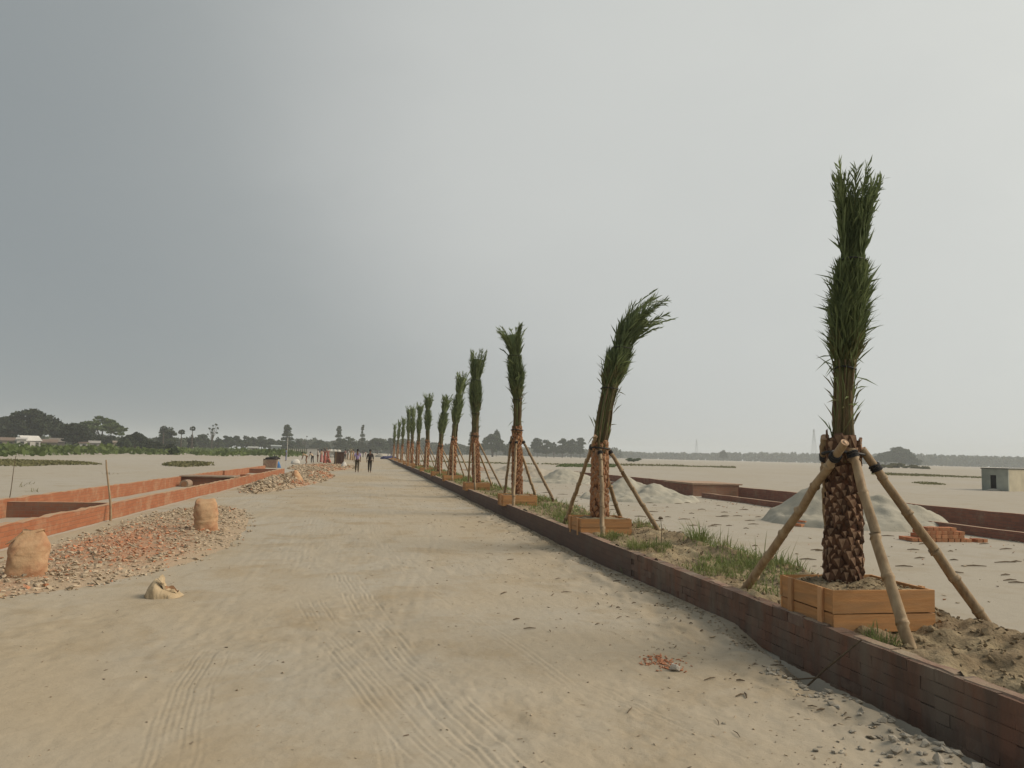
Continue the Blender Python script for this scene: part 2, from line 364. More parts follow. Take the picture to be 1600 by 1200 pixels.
def seg_dist(px, py, line):
    best = np.full(px.shape, 1e9); side = np.zeros(px.shape); along = np.zeros(px.shape); inn = np.zeros(px.shape); acc = 0.0
    tot = sum(math.dist(line[i], line[i+1]) for i in range(len(line)-1))
    for (ax, ay), (bx, by) in zip(line, line[1:]):
        dx, dy = bx-ax, by-ay; l = math.hypot(dx, dy); t = np.clip(((px-ax)*dx+(py-ay)*dy)/(l*l), 0, 1)
        qx, qy = ax+t*dx, ay+t*dy; d = np.hypot(px-qx, py-qy); s = ((px-ax)*dy-(py-ay)*dx)/l
        m = d < best; best = np.where(m, d, best); side = np.where(m, s, side); al = acc+t*l; along = np.where(m, al, along); acc += l
    endf = sstep(0, .5, along)*sstep(0, .5, tot-along)
    return best, side, along, endf
def road_h(x, y):
    z = land(x, y)
    n = fbm(x/1.3, y/1.6, 31, 3)
    z = z + .016*fbm(x/.35, y/.5, 41, 4)*sstep(-.25, .3, n) + .012*fbm(x/.12, y/.16, 47, 3)*sstep(-.1, .35, n) + .004*fbm(x/.06, y/.08, 57, 2)
    near = (y > 2.5) & (y < 26)
    if near.any():
        xs, ys = x[near], y[near]; dz = np.zeros(xs.shape)
        for k, (line, sp, cnt, dep) in enumerate(TRACKS):
            sp *= .62; cnt = int(cnt*1.7+.5); dep *= .62
            _, s, al, e = seg_dist(xs, ys, line)
            s = s + .03*fbm(al*1.7, al*0+k, 61+k, 2)
            for j in range(cnt):
                o = (j-(cnt-1)/2)*sp
                brk = np.clip(.50+1.8*fbm(al*2.0+j*7, al*0+j*3.1, 71+k, 3), 0, 1)
                w = max(.011, sp*.26)
                tread = .75+.25*np.sin(al*2*math.pi/.055+j)
                dz += .46*e*brk*tread*dep*(-np.exp(-((s-o)/w)**2) + .55*np.exp(-((s-o-1.7*w)/w)**2))
        z = z.copy(); z[near] += dz
    # the slope and scoured trench along the kerb, banked sand where it was thrown against the bricks
    tr = sstep(3.16, 3.42, x + .16*fbm(y/.45, y*0+2, 5, 4)*(y < 60))
    deep = np.interp(y, [0, 3.5, 5.2, 6.2, 7.0, 9.5, 11, 16, 40], [-.30, -.30, -.22, -.12, .045, .02, -.03, -.04, -.02])
    z = z + tr*deep
    z = z + .05*sstep(2.5, 3.1, x)*(1-sstep(3.15, 3.4, x))*np.clip(.4+1.4*fbm(x/.25, y/.3, 91, 3), -.2, 1.2)
    return z
def soil_h(x, y):
    t = sstep(4.75, 5.9, x + .25*fbm(y/1.1, y*0, 12, 3))
    top = .315 + .05*fbm(x/.8, y/.9, 13, 3) + .085*fbm(x/.14, y/.14, 15, 4)
    top = top + .09*sstep(4.2, 4.8, x)*(.5+fbm(x/.5, y/.6, 18, 3))
    return (1-t)*top + t*(-.06)

GRIDS = {}
def grid_mesh(name, xs, ys, hf, m):
    X, Y = np.meshgrid(xs, ys); Z = hf(X, Y); GRIDS[name] = (xs.tolist(), ys.tolist(), Z)
    v = np.stack([X, Y, Z], -1).reshape(-1, 3)
    nx, ny = len(xs), len(ys); i = (np.arange(ny-1)[:, None]*nx + np.arange(nx-1)[None]).ravel()
    return np_mesh(name, v, np.stack([i, i+1, i+nx+1, i+nx], -1), m)

# ground sheet: rings round the camera, fine in front
th = np.radians(np.concatenate([np.arange(-40, 62, .3), np.arange(62, 320.1, 4)]))
rr = [0.8]
while rr[-1] < 1880: rr.append(rr[-1]*1.0205+.006)
rr = np.array(rr); T, RR = np.meshgrid(th, rr); gx, gy = np.sin(T)*RR, np.cos(T)*RR
gm = sstep(WALL_X-.05, WALL_X+.35, gx)*(1-sstep(3.3, 3.6, gx))*sstep(-9, -7, gy)*(1-sstep(180, 230, gy))
bed = sstep(3.45, 3.7, gx)*(1-sstep(5.2, 5.8, gx))*sstep(-6, -4, gy)*(1-sstep(150, 160, gy))
gz = land(gx, gy) - .07*gm - .12*bed*0 - .22*sstep(3.1, 3.3, gx)*(1-sstep(3.5, 3.6, gx))*gm
gv = np.stack([gx, gy, gz], -1).reshape(-1, 3); nt_, nr_ = len(th), len(rr)
ii = (np.arange(nr_-1)[:, None]*nt_ + np.arange(nt_-1)[None]).ravel()
q = np.stack([ii, ii+nt_, ii+nt_+1, ii+1], -1)
tag(link_mesh('ground', np_mesh('ground', gv, q, M['ground'])), 'wide pale sand field reaching to the tree line', kind='structure')

# road
ys = [-7.0]
while ys[-1] < 230:
    y = ys[-1]; ys.append(y + (.5 if y < 2.2 else max(.009, y*y/1250.)))
xs = np.concatenate([np.arange(-5.6, -1.5, .025), np.arange(-1.5, 1.9, .0095), np.arange(1.9, 3.62, .0125)])
def rz(x, y):
    return road_h(x, y) - .12*(1-sstep(-5.6, -5.3, x)) - .10*sstep(200, 230, y)
tag(link_mesh('road', grid_mesh('road', xs, np.array(ys), rz, M['road'])), 'broad sand road with wheel ruts between two brick walls', kind='structure')
# planting bed
yb = [-3.0]
while yb[-1] < 150: yb.append(yb[-1] + (.2 if yb[-1] < 3 else max(.025, yb[-1]**2/1800.)))
tag(link_mesh('soil_bed', grid_mesh('soil_bed', np.arange(3.56, 6.05, .03), np.array(yb), soil_h, M['soil'])),
    'raised strip of lumpy brown soil behind the dark kerb', kind='structure')
from bisect import bisect_right
def look(name, x, y):
    xs_, ys_, Z = GRIDS[name]; i = min(max(bisect_right(xs_, x)-1, 0), len(xs_)-2); j = min(max(bisect_right(ys_, y)-1, 0), len(ys_)-2)
    u = min(1, max(0, (x-xs_[i])/(xs_[i+1]-xs_[i]))); v = min(1, max(0, (y-ys_[j])/(ys_[j+1]-ys_[j])))
    return float((Z[j, i]*(1-u)+Z[j, i+1]*u)*(1-v) + (Z[j+1, i]*(1-u)+Z[j+1, i+1]*u)*v)
def gz_at(x, y):
    if -5.3 < x < KERB_X and y < 200: return look('road', x, y)
    if KERB_X+.06 < x < 5.8 and y < 150: return look('soil_bed', x, y)
    return float(land(np.array([float(x)]), np.array([float(y)]))[0])
def hz_px(px): return 705+.024*(px-578)
def at(px, D): return D*math.tan(R(CAM_AZ)+math.atan((px-800)/1205.))   # side offset of a bearing at distance D up the road
def zpx(px, py, D):
    """height seen at that bearing and distance"""
    return CAM_H + (hz_px(px)-py)*(at(px, D)*math.sin(R(CAM_AZ)) + D*math.cos(R(CAM_AZ)))/1200.

# ------------------------------------------------------------------ haze: the air over the plain
hb = MB(); hb.box((0, 0, 16.0), (4600, 4600, 37.0))
HAZE_DENSITY = .00042
def haze_mat():
    m = bpy.data.materials.new('haze'); m.use_nodes = True; N, L = nodes_of(m); N.remove(N['Principled BSDF'])
    v = N.new('ShaderNodeVolumePrincipled'); v.inputs['Color'].default_value = (.88, .94, .97, 1); v.inputs['Density'].default_value = HAZE_DENSITY
    v.inputs['Anisotropy'].default_value = 0.0
    L.new(v.outputs[0], N['Material Output'].inputs['Volume']); return m
tag(hb.build('haze', haze_mat()), 'thin grey haze over the whole plain', kind='stuff')

# ------------------------------------------------------------------ low walls
def wall_piece(name, parent, x0, x1, y0, y1, z0, z1, mside, mcap, cap=True, jag=0.0, step=.8):
    """a straight run of masonry with an uneven top edge"""
    mb = MB(); along_y = (y1-y0) > (x1-x0)
    n = max(1, int(((y1-y0) if along_y else (x1-x0))/step)); prof = []
    for i in range(n+1):
        t = i/n; prof.append((t, z1 + random.uniform(-jag, jag)))
    v = []
    for t, z in prof:
        if along_y:
            y = y0+(y1-y0)*t; v += [(x0, y, z0), (x1, y, z0), (x1, y, z), (x0, y, z)]
        else:
            x = x0+(x1-x0)*t; v += [(x, y1, z0), (x, y0, z0), (x, y0, z), (x, y1, z)]
    f = []; mi = []
    for i in range(n):
        a, b = 4*i, 4*i+4
        f += [(a+1, b+1, b+2, a+2), (a, a+3, b+3, b), (a+3, a+2, b+2, b+3)]; mi += [0, 0, 1]
    f += [(0, 1, 2, 3), (4*n+3, 4*n+2, 4*n+1, 4*n)]; mi += [0, 0]
    mb.add(v, f); mb.mi = mi
    return mb.build(name, [mside, mcap], parent)

# dark kerb: single bricks near by, one joined run beyond
kerb = empty('brick_kerb', (KERB_X, 3.0, 0))
tag(kerb, 'long dark brick kerb holding back the soil along the palm row', 'kerb')
KZ = .338; COURSE = .0785; BL = .245
def kb(name, mb, mats, **k):
    o = mb.build(name, mats, kerb, **k); o.matrix_parent_inverse = kerb.matrix_world.inverted() if False else Matrix.Translation((-KERB_X, -3.0, 0)); return o
mb = MB(); mb.box((KERB_X+.067, 5.95, KZ/2-.12), (.104, 8.1, KZ+.22)); kb('mortar', mb, M['mortar'])
far = wall_piece('kerb_run', None, KERB_X+.002, KERB_X+.128, 10.0, 150.0, -.25, KZ-.004, M['kerb_far'], M['kerb_top'], jag=.008, step=1.2)
far.parent = kerb; far.matrix_parent_inverse = Matrix.Translation((-KERB_X, -3.0, 0))
back = wall_piece('kerb_run', None, KERB_X+.002, KERB_X+.128, -3.0, 1.90, -.35, KZ-.004, M['kerb_far'], M['kerb_top'], jag=.008)
back.parent = kerb; back.matrix_parent_inverse = Matrix.Translation((-KERB_X, -3.0, 0))
def brick_mesh(l, w, h, mats, jit=.003, seed=0):
    random.seed(seed); mb = MB(); mb.box((0, 0, 0), (w, l, h), jit=jit)
    me = mb.mesh('brick', mats); return me
kb_meshes = [brick_mesh(BL-.0035, .126, COURSE-.003, M['kerb_brick'], .0035, s) for s in range(6)]
kb_pale = [brick_mesh(BL-.005, .126, COURSE-.0045, M['kerb_pale'], .003, s+20) for s in range(2)]
random.seed(11)
def put(name, me, parent, off, loc, rz=0.0, rx=0.0, ry=0.0, s=1.0):
    o = bpy.data.objects.new(name, me); COL.objects.link(o); o.parent = parent
    o.location = (loc[0]-off[0], loc[1]-off[1], loc[2]-off[2]); o.rotation_euler = (rx, ry, rz)
    o.scale = (s, s, s) if not hasattr(s, '__len__') else s
    return o
KO = (KERB_X, 3.0, 0)
for c in range(7):
    zc = KZ - COURSE*(c+.5); y = 2.02 + (BL/2 if c % 2 else 0)
    while y < 9.95:
        pale = random.random() < .07
        me = random.choice(kb_pale if pale else kb_meshes)
        low = (c >= 5 and y > 6.2)
        if not low:
            put('brick', me, kerb, KO, (KERB_X+.063+random.uniform(-.003, .002), y+BL/2-.12, zc+random.uniform(-.002, .002)), rz=random.uniform(-.012, .012), ry=random.uniform(-.01, .01))
        y += BL
# crumbly mortar skin left on the top of the near kerb
mb = MB(); y = 2.0
while y < 9.9:
    l = random.uniform(.25, .6)
    if random.random() < .72:
        n = 5; v = []
        for i in range(n+1):
            yy = y + l*i/n; w0 = random.uniform(.0, .03); w1 = random.uniform(.0, .03); h = KZ + random.uniform(.003, .010)
            v += [(KERB_X+.004+w0, yy, KZ-.006), (KERB_X+.012+w0, yy, h), (KERB_X+.118-w1, yy, h+.003), (KERB_X+.124-w1, yy, KZ-.006)]
        f = [(4*i+k, 4*i+k+1, 4*i+k+5, 4*i+k+4) for i in range(n) for k in range(3)] + [(0, 3, 2, 1), (4*n, 4*n+1, 4*n+2, 4*n+3)]
        mb.add(v, f)
    y += l+random.uniform(.0, .08)
kb('mortar_cap', mb, M['kerb_top'])

# orange brick drain at the far side of the road
drain = empty('brick_drain', (0, 0, 0)); tag(drain, 'orange brick drain of two low walls with cross walls beside the rubble', 'drain')
wall_piece('front_wall', drain, WALL_X-.16, WALL_X, 4.0, 52.5, -.35, .335, M['orange_y'], M['orange_cap'], jag=.016, step=.25)
BX = -7.62
wall_piece('back_wall', drain, BX-.16, BX, 4.0, 43.0, -.3, .385, M['orange_y'], M['orange_cap'], jag=.016, step=.25)
wall_piece('back_wall', drain, BX-.16, BX, 43.6, 60.0, -.3, .36, M['orange_y'], M['orange_cap'], jag=.02)
def cross(y, t=.14, z=.36): return wall_piece('cross_wall', drain, BX+.002, WALL_X-.162, y, y+t, -.3, z, M['orange_x'], M['orange_cap'], jag=.008)
cross(18.35, .14, .33); cross(10.6, .14, .33); cross(52.2, .16, .30)
mb = MB(); mb.box(((BX+WALL_X)/2-.08, 34.6, .385), (abs(BX-WALL_X)-.01, 1.5, .05)); mb.build('cover_slab', M['kerb_top'], drain)
cross(33.95, .14, .355); cross(35.1, .14, .355)
mb = MB(); mb.box((WALL_X-.30, 38.3, .19), (.42, .5, .36)); mb.build('pier', M['orange_y'], drain)
# concrete pipe mouth in the drain
mb = MB(); mb.tube([(-7.3, 33.0, .10), (-7.28, 33.7, .10)], .17, 14); mb.tube([(-7.3, 33.0, .10), (-7.3, 32.996, .10)], .11, 14, mi=1)
tag(mb.build('concrete_pipe', [M['kerb_top'], M['sack_in']]), 'short pale concrete pipe lying inside the orange brick drain', 'pipe')

# brick drain on the field side, shade put into its darker brick colour
drain2 = empty('brick_drain', (0, 0, 0)); tag(drain2, 'shaded brick drain with half buried front wall across the open sand field', 'drain')
FX2, BX2 = 13.7, 15.75
wall_piece('front_wall', drain2, FX2, FX2+.15, 7.0, 30.4, -.3, .20, M['dark_y'], M['dark_cap'], jag=.012)
wall_piece('front_wall', drain2, FX2, FX2+.15, 34.7, 70.0, -.3, .17, M['dark_y'], M['dark_cap'], jag=.015)
wall_piece('back_wall', drain2, BX2, BX2+.15, 7.0, 31.2, -.3, .44, M['dark_y'], M['dark_cap'], jag=.010)
wall_piece('back_wall', drain2, BX2, BX2+.15, 34.7, 64.0, -.3, .42, M['dark_y'], M['dark_cap'], jag=.015)
wall_piece('cross_wall', drain2, FX2+.152, BX2-.002, 19.6, 19.75, -.3, .34, M['dark_x'], M['dark_cap'], jag=.008)
wall_piece('cross_wall', drain2, FX2+.152, BX2-.002, 11.0, 11.15, -.3, .34, M['dark_x'], M['dark_cap'], jag=.008)
# the square chamber with its pale cover
wall_piece('chamber_wall', drain2, FX2+.02, BX2+.02, 31.3, 31.45, -.3, .50, M['dark_x'], M['dark_cap'], jag=.006)
wall_piece('chamber_wall', drain2, FX2+.02, FX2+.17, 31.46, 34.5, -.3, .50, M['dark_y'], M['dark_cap'], jag=.006)
wall_piece('chamber_wall', drain2, BX2+.02, BX2+.17, 31.46, 34.5, -.3, .50, M['dark_y'], M['dark_cap'], jag=.006)
mb = MB(); mb.box(((FX2+BX2)/2+.1, 32.9, .535), (2.3, 3.3, .06), jit=.01); mb.build('cover_slab', M['dark_cap'], drain2)

# ------------------------------------------------------------------ palms in planter boxes
def lerp_list(z, tab):
    return np.interp(z, [t[0] for t in tab], [t[1] for t in tab])
def stub_mesh(mats):
    """cut leaf base: a wedge that leans out of the trunk with a pale cut face"""
    mb = MB()
    v = [(0, -.004, -.085), (-.050, .004, 0), (.050, .004, 0), (-.032, .002, .042), (.032, .002, .042), (-.027, -.020, .036), (.027, -.020, .036), (0, -.034, -.026)]
    mb.add(v, [(1, 0, 7), (0, 2, 7), (1, 7, 5), (7, 2, 6), (1, 5, 3), (2, 4, 6), (3, 5, 6, 4)], 0)
    mb.add([v[5], v[6], v[7]], [(0, 2, 1)], 1)
    return mb.mesh('leaf_base', mats)
STUBS = [stub_mesh([M['stub'], M['stub_cut']])]
def make_frond(rng, ang, tab_ax, tab_w, z0, z1, nl, spread, lw, ll, bare, seedk, ties, droop):
    """one tied-up palm frond: rachis following the bundle, leaflets along both sides"""
    n = 22; zs = np.linspace(z0, z1, n); pts = []
    rf = rng.uniform(.45, .98)
    tw = rng.uniform(-.5, .5)
    for i, z in enumerate(zs):
        a = ang + tw*(i/n); w = lerp_list(z, tab_w)*rf; t = i/(n-1)
        if t < .12: w = w*(.6+.4*t/.12)
        ax, ay = lerp_list(z, tab_ax), 0.0
        dr_ = max(0, (t-.78)/.22)**2*droop*rf
        sl = (lerp_list(z+.05, tab_ax)-lerp_list(z-.05, tab_ax))/.1; nn = 1/math.hypot(1, sl); ca = math.cos(a)*(w*.82+dr_*.6)
        pts.append(Vector((ax+ca*nn, ay+math.sin(a)*(w*.82+dr_*.6), z-dr_*.7-ca*nn*sl)))
    mb = MB()
    mb.tube(pts, [.015*(1-.8*i/(n-1))+.002 for i in range(n)], 4, 0, cap=False)
    for k in range(nl):
        t = bare + (1-bare)*(k+rng.uniform(0, 1))/nl; u = t*(n-1); i = min(int(u), n-2); p = pts[i].lerp(pts[i+1], u-i)
        d = (pts[i+1]-pts[i]).normalized(); out = Vector((math.cos(ang), math.sin(ang), 0)); side = d.cross(out).normalized()
        sg = 1 if k % 2 else -1
        wild = rng.random() < .15
        below = max([q for q in ties if q <= p.z] + [-9]); above = min([q for q in ties if q > p.z] + [99])
        sf = .62+.58*min(1, max(0, (p.z-below)/.55)) if above > 50 else .62+.55*math.sin(math.pi*min(1, max(0.02, (p.z-below)/(above-below)*.93)))
        op = rng.uniform(.28, .88)*spread*(1.0 if not wild else 1.8)*sf
        dirv = (d*math.cos(op) + (side*sg*rng.uniform(.4, 1)+out*rng.uniform(-.15, .8)).normalized()*math.sin(op)).normalized()
        L_ = ll*rng.uniform(.6, 1.1)*(.55+.9*math.sin(min(1, .25+t*.8)*math.pi*.9)**1) * (1.0 if t < .9 else .75)
        L_ = min(L_, max(.10, (above-p.z)*1.35))
        wv = dirv.cross(Vector((rng.normal(), rng.normal(), rng.normal()))).normalized()*lw*rng.uniform(.7, 1.2)
        mid = p + dirv*L_*.5 + out*.01; dr = Vector((0, 0, -.06*L_ if wild else 0)); tip = p + dirv*L_ + dr*2
        mb.add([p-wv*.5, p+wv*.5, mid+wv, mid-wv, tip], [(0, 1, 2, 3), (3, 2, 4)], 1 if not (t < bare+.10 and rng.random() < .5) else 2)
    return mb
PALM_MATS = None
def palm(idx, X, Y, z0, zs_top, zt, ax, width, wtr, label, detail, nfr, nl, lw, ll, spread=.5, waist=3.3, droop=0.0, short=(.1, .22, .52)):
    """zs_top top of the stubs, zt crown top; ax, width: tables (height, offset / half width)"""
    rng = np.random.default_rng(100+idx)
    root = empty('palm_tree', (X, Y, z0)); tag(root, label, 'palm tree', 'tied palms in a row along the kerb')
    z0_ = 0.0; H1 = zs_top - z0; HT = zt - z0
    axr = [(a-z0, b) for a, b in ax]; wr = [(a-z0, b) for a, b in width]
    # trunk
    n = 16; mb = MB(); pts = []; rad = []
    for i in range(n+1):
        t = i/n; z = -.05 + (H1+.05)*t; pts.append((lerp_list(z, axr), 0, z)); rad.append((wtr-.028)*(1.05-.14*t+.06*math.exp(-((t-.1)/.1)**2)))
    mb.tube(pts, rad, 16, 0); mb.build('trunk', M['trunk'] if detail == 2 else M['trunk_far'], root, smooth=True)
    # leaf bases in spirals
    npl = 298 if detail == 2 else (190 if detail == 1 else 110)
    ga = R(137.5077); stuff = MB(); base = STUBS[0]
    for k in range(npl):
        t = (k+.5)/npl; z = H1*t*.985 + .03; a = k*ga; r = (wtr-.022)*(1.04-.14*t)
        if rng.random() < .10: continue
        z += rng.uniform(-.014, .014); a += rng.uniform(-.12, .12)
        s = (.62+.46*rng.random()) * (1 if detail == 2 else (1.15 if detail == 1 else 1.5)) * (wtr/.165)
        p = (lerp_list(z, axr)+math.cos(a)*r, math.sin(a)*r, z)
        tilt = rng.uniform(-.10, .18) + (.15 if t > .86 else 0); lng = 1.0 if t < .86 else rng.uniform(1.3, 2.3)
        if detail == 2:
            o = put('leaf_base', base, root, (0, 0, 0), p, rz=a+math.pi/2+rng.uniform(-.25, .25), rx=tilt, ry=rng.uniform(-.32, .32), s=(s*rng.uniform(.75, 1.15), s*rng.uniform(.4, 1.25), s*rng.uniform(.7, 1.25)*lng))
        else:
            Mx = Matrix.Translation(p) @ Matrix.Rotation(a+math.pi/2, 4, 'Z') @ Matrix.Rotation(tilt, 4, 'X') @ Matrix.Rotation(rng.uniform(-.3, .3), 4, 'Y') @ Matrix.Scale(s, 4)
            for pl in base.polygons:
                stuff.add([Mx @ base.vertices[i].co for i in pl.vertices], [tuple(range(len(pl.vertices)))], pl.material_index)
    if detail != 2:
        o = stuff.build('leaf_bases', [M['stub_far'], M['stub_cut'] if detail else M['stub_far']], root); o['kind'] = 'stuff'
    # petioles: the bare lower leaf stalks above the trunk
    mb = MB(); zg = zs_top - z0
    zleaf = wr_leaf = None
    zl = [a for a, b in wr][2]
    ns_ = 26 if detail == 2 else (18 if detail else 8)
    for k in range(ns_):
        a = 2.39996*k+rng.uniform(-.2, .2); rr_ = []; pp = []; ro = rng.uniform(.62, .95); rb_ = rng.uniform(.7, 1.1)
        for i in range(7):
            z = zg-.18 + (zl+.30-zg)*i/6; w = lerp_list(z, wr)*ro*(1+.05*rng.normal()) if i else wtr*.8
            pp.append((lerp_list(z, axr)+math.cos(a)*w, math.sin(a)*w, z)); rr_.append((.026-.0026*i)*rb_*(1 if detail else 1.7))
        mb.tube(pp, rr_, 5, 0)
    for k in range(120 if detail == 2 else (50 if detail else 10)):      # dry and green blades hanging about the stalks
        z = zg + (zl+.25-zg)*rng.random()**.7; a = rng.uniform(0, 6.28); w = lerp_list(z, wr)*.95
        p = Vector((lerp_list(z, axr)+math.cos(a)*w, math.sin(a)*w, z)); el = rng.uniform(.85, 1.5) if rng.random() < .86 else rng.uniform(-.9, .6); aa = a+rng.normal()*.5
        d = Vector((math.cos(aa)*math.cos(el), math.sin(aa)*math.cos(el), math.sin(el))); L_ = rng.uniform(.08, .30)*(1 if el > .8 else .7); sd = d.cross(Vector((-math.sin(a), math.cos(a), .2))).normalized()*lw*.8
        mb.add([p-sd*.4, p+sd*.4, p+d*L_*.5+sd, p+d*L_*.5-sd, p+d*L_+Vector((0, 0, -.15*L_))], [(0, 1, 2, 3), (3, 2, 4)], 2 if rng.random() < .5 else 1)
    mb.tube([(lerp_list(z, axr), 0, z) for z in np.linspace(zg-.1, HT*.93, 8)], [lerp_list(z, wr)*.55 for z in np.linspace(zg-.1, HT*.93, 8)], 8, 1)
    mb.build('leaf_stalks', [M['petiole'], M['frond'], M['frond_dry']], root, smooth=True)
    # fronds
    for k in range(nfr):
        ang = 2.39996*k + rng.uniform(-.3, .3); grp = k/nfr
        inner = k % 2 == 0
        zz0 = zg + (.0 if inner else -.1)
        top = HT - (rng.uniform(0, short[0]) if inner else rng.uniform(short[1], short[2]))*(HT-zl)
        if k < 3: top = HT
        mbf = make_frond(rng, ang, axr, wr, zz0, top, nl, spread, lw, ll, max(.12, (zl-zz0)/(top-zz0)*rng.uniform(.85, 1.05)), k, (zl+.05, waist-z0), droop)
        mbf.build('frond', [M['midrib'], M['frond'], M['frond_dry']], root)
    # ties
    for zt_, wt_ in ((zs_top-z0-.10, wtr+.012), (zl+.05, lerp_list(zl+.05, wr)*.98), (waist-z0, lerp_list(waist-z0, wr)*.98)):
        c = lerp_list(zt_, axr); ring = [(c+math.cos(t)*wt_, math.sin(t)*wt_, zt_+.01*math.sin(t*2)) for t in np.linspace(0, 2*math.pi, 19)]
        mb = MB(); mb.tube(ring, .012 if zt_ < zl else .008, 5, 0, cap=False); mb.build('tie_strap', M['strap'], root)
    return root

def bamboo(foot, top, r, label, detail, over=.0, seed=0, grp='bamboo props around the palms'):
    random.seed(seed+900); foot = Vector(foot); top = Vector(top); d = (top-foot); L_ = d.length; dn = d.normalized()
    L2 = L_+over; prop = empty('bamboo_prop', foot)
    tag(prop, label, 'bamboo prop', grp)
    pts = []; rad = []; s = -.06; nxt = random.uniform(.12, .3); bow = Vector((dn.y, -dn.x, 0)).normalized()*random.uniform(-.02, .02)
    rr_ = lambda s: r*(1.06-.22*max(0, s)/L2)
    stations = []; nodes = []
    while nxt < L2-.05: nodes.append(nxt); nxt += random.uniform(.26, .40)
    for nd in nodes: stations += [(nd-.030, 1.0), (nd-.008, 1.13), (nd, 1.20), (nd+.010, 1.06), (nd+.030, .99)]
    stations = [(-.06, 1.0)] + stations + [(L2, 1.0)]
    kx = [random.uniform(-.008, .008) for _ in stations]
    for (s, k), j in zip(stations, kx):
        p = dn*s + bow*math.sin(math.pi*min(1, max(0, s/L2))) + (Vector((j, -j, 0)) if detail else Vector()); pts.append(p); rad.append(rr_(s)*k)
    mb = MB(); n = 12 if detail else 6
    mb.tube(pts, rad, n, 0, cap=not detail)
    if detail:   # hollow sawn end
        e = pts[-1]; mb.tube([e+dn*.0005, e+dn*.0006, e-dn*.05], [rad[-1]*1.0, rad[-1]*.62, rad[-1]*.60], n, 1, cap=False)
        mb.tube([e-dn*.051, e-dn*.052], rad[-1]*.61, n, 2)
        mb.build('pole', [M['bamboo'], M['bamboo_cut'], M['dark']], prop, smooth=True)
        b = MB(); c = dn*(L_-.02); u = dn.cross(Vector((0, 0, 1))).normalized(); w = u.cross(dn)
        for dz in (-.02, .0, .022):
            b.tube([c+dn*(dz+.006*math.sin(t*2))+(u*math.cos(t)+w*math.sin(t))*(rr_(L_)+.006) for t in np.linspace(0, 2*math.pi, 15)], .010, 5, cap=False)
        b.build('strap', M['strap'], prop)
    else: mb.build('pole', [M['bamboo']], prop, smooth=True)
    return prop

def planter(X0, X1, Y0, Y1, zb, zt, label, detail, seed, fronttone=None):
    random.seed(seed); box = empty('planter_box', ((X0+X1)/2, (Y0+Y1)/2, zb)); cx, cyy = (X0+X1)/2, (Y0+Y1)/2
    tag(box, label, 'planter box', 'wooden planter boxes round the palm feet')
    w, d, h = X1-X0, Y1-Y0, zt-zb; th = .022; hs = h*random.uniform(.50, .60)
    def plank(c, dim, m='wood'):
        mb = MB(); mb.box((0, 0, 0), dim, jit=.0025); o = put('plank', mb.mesh('plank', M[m]), box, (0, 0, 0), c); return o
    for sy in (-1, 1):
        plank((0, sy*(d/2), (h-hs)/2-.003), (w, th, h-hs-.004)); plank((random.uniform(-.008, .008), sy*(d/2)+sy*.004, h-hs/2+.002), (w+.004, th, hs-.003))
    for sx in (-1, 1):
        plank((sx*(w/2-th/2-.003), 0, (h-hs)/2-.004), (th, d-th-.002, h-hs-.004)); plank((sx*(w/2-th/2-.001), 0, h-hs/2+.0), (th, d-th-.002, hs-.006))
        for yy in (-.30*d, .28*d):
            mb = MB(); mb.box((0, 0, 0), (.022, .055, h+.004), jit=.002); put('cleat', mb.mesh('cleat', M['wood2']), box, (0, 0, 0), (sx*(w/2+.010), yy, h/2))
    # soil filling with clods
    n = 26 if detail else 8; v = []; q = []
    gx_ = np.linspace(-w/2+.03, w/2-.03, n); gy_ = np.linspace(-d/2+.03, d/2-.03, n); XX, YY = np.meshgrid(gx_, gy_)
    ZZ = h-.035 + .05*np.exp(-(XX**2+YY**2)/.08) + .05*fbm(XX/.10+seed, YY/.10, seed, 3) + .02*fbm(XX/.035, YY/.035+seed, seed+1, 2)
    v = np.stack([XX, YY, ZZ], -1).reshape(-1, 3); i = (np.arange(n-1)[:, None]*n+np.arange(n-1)[None]).ravel()
    o = link_mesh('soil', np_mesh('soil', v, np.stack([i, i+1, i+n+1, i+n], -1), M['soil']), box)
    return box

PALMS = [(3.98, 5.97), (3.95, 12.95), (3.85, 20.0), (3.85, 27.9), (3.9, 36.6), (3.9, 43.7), (3.9, 53.8), (3.9, 64.2), (3.9, 73.5), (3.9, 81.5), (3.9, 96.1), (3.9, 111.6), (3.9, 129.4)]
TOPZ = [4.15, 4.36, 5.10, 5.40, 5.58, 4.93, 5.80, 5.78, 6.12, 6.5, 6.04, 6.28, 6.47]
ORD = ['first', 'second', 'third', 'fourth', 'fifth', 'sixth', 'seventh', 'eighth', 'ninth', 'tenth', 'eleventh', 'twelfth', 'thirteenth']
PLAB = ['large upright palm with fronds tied twice, first of the row by the kerb',
        'palm with its tied fronds bent over by wind, second of the row',
        'palm with a flared mop top on a thin neck, third of the row',
        'palm with a thick shaggy bundle and one stray frond, fourth of the row',
        'slim palm curving up to a drooping tip, fifth of the row',
        'shorter dark palm with a rounded tip, sixth of the row',
        'tall narrow palm with flat spiky tip, seventh of the row']
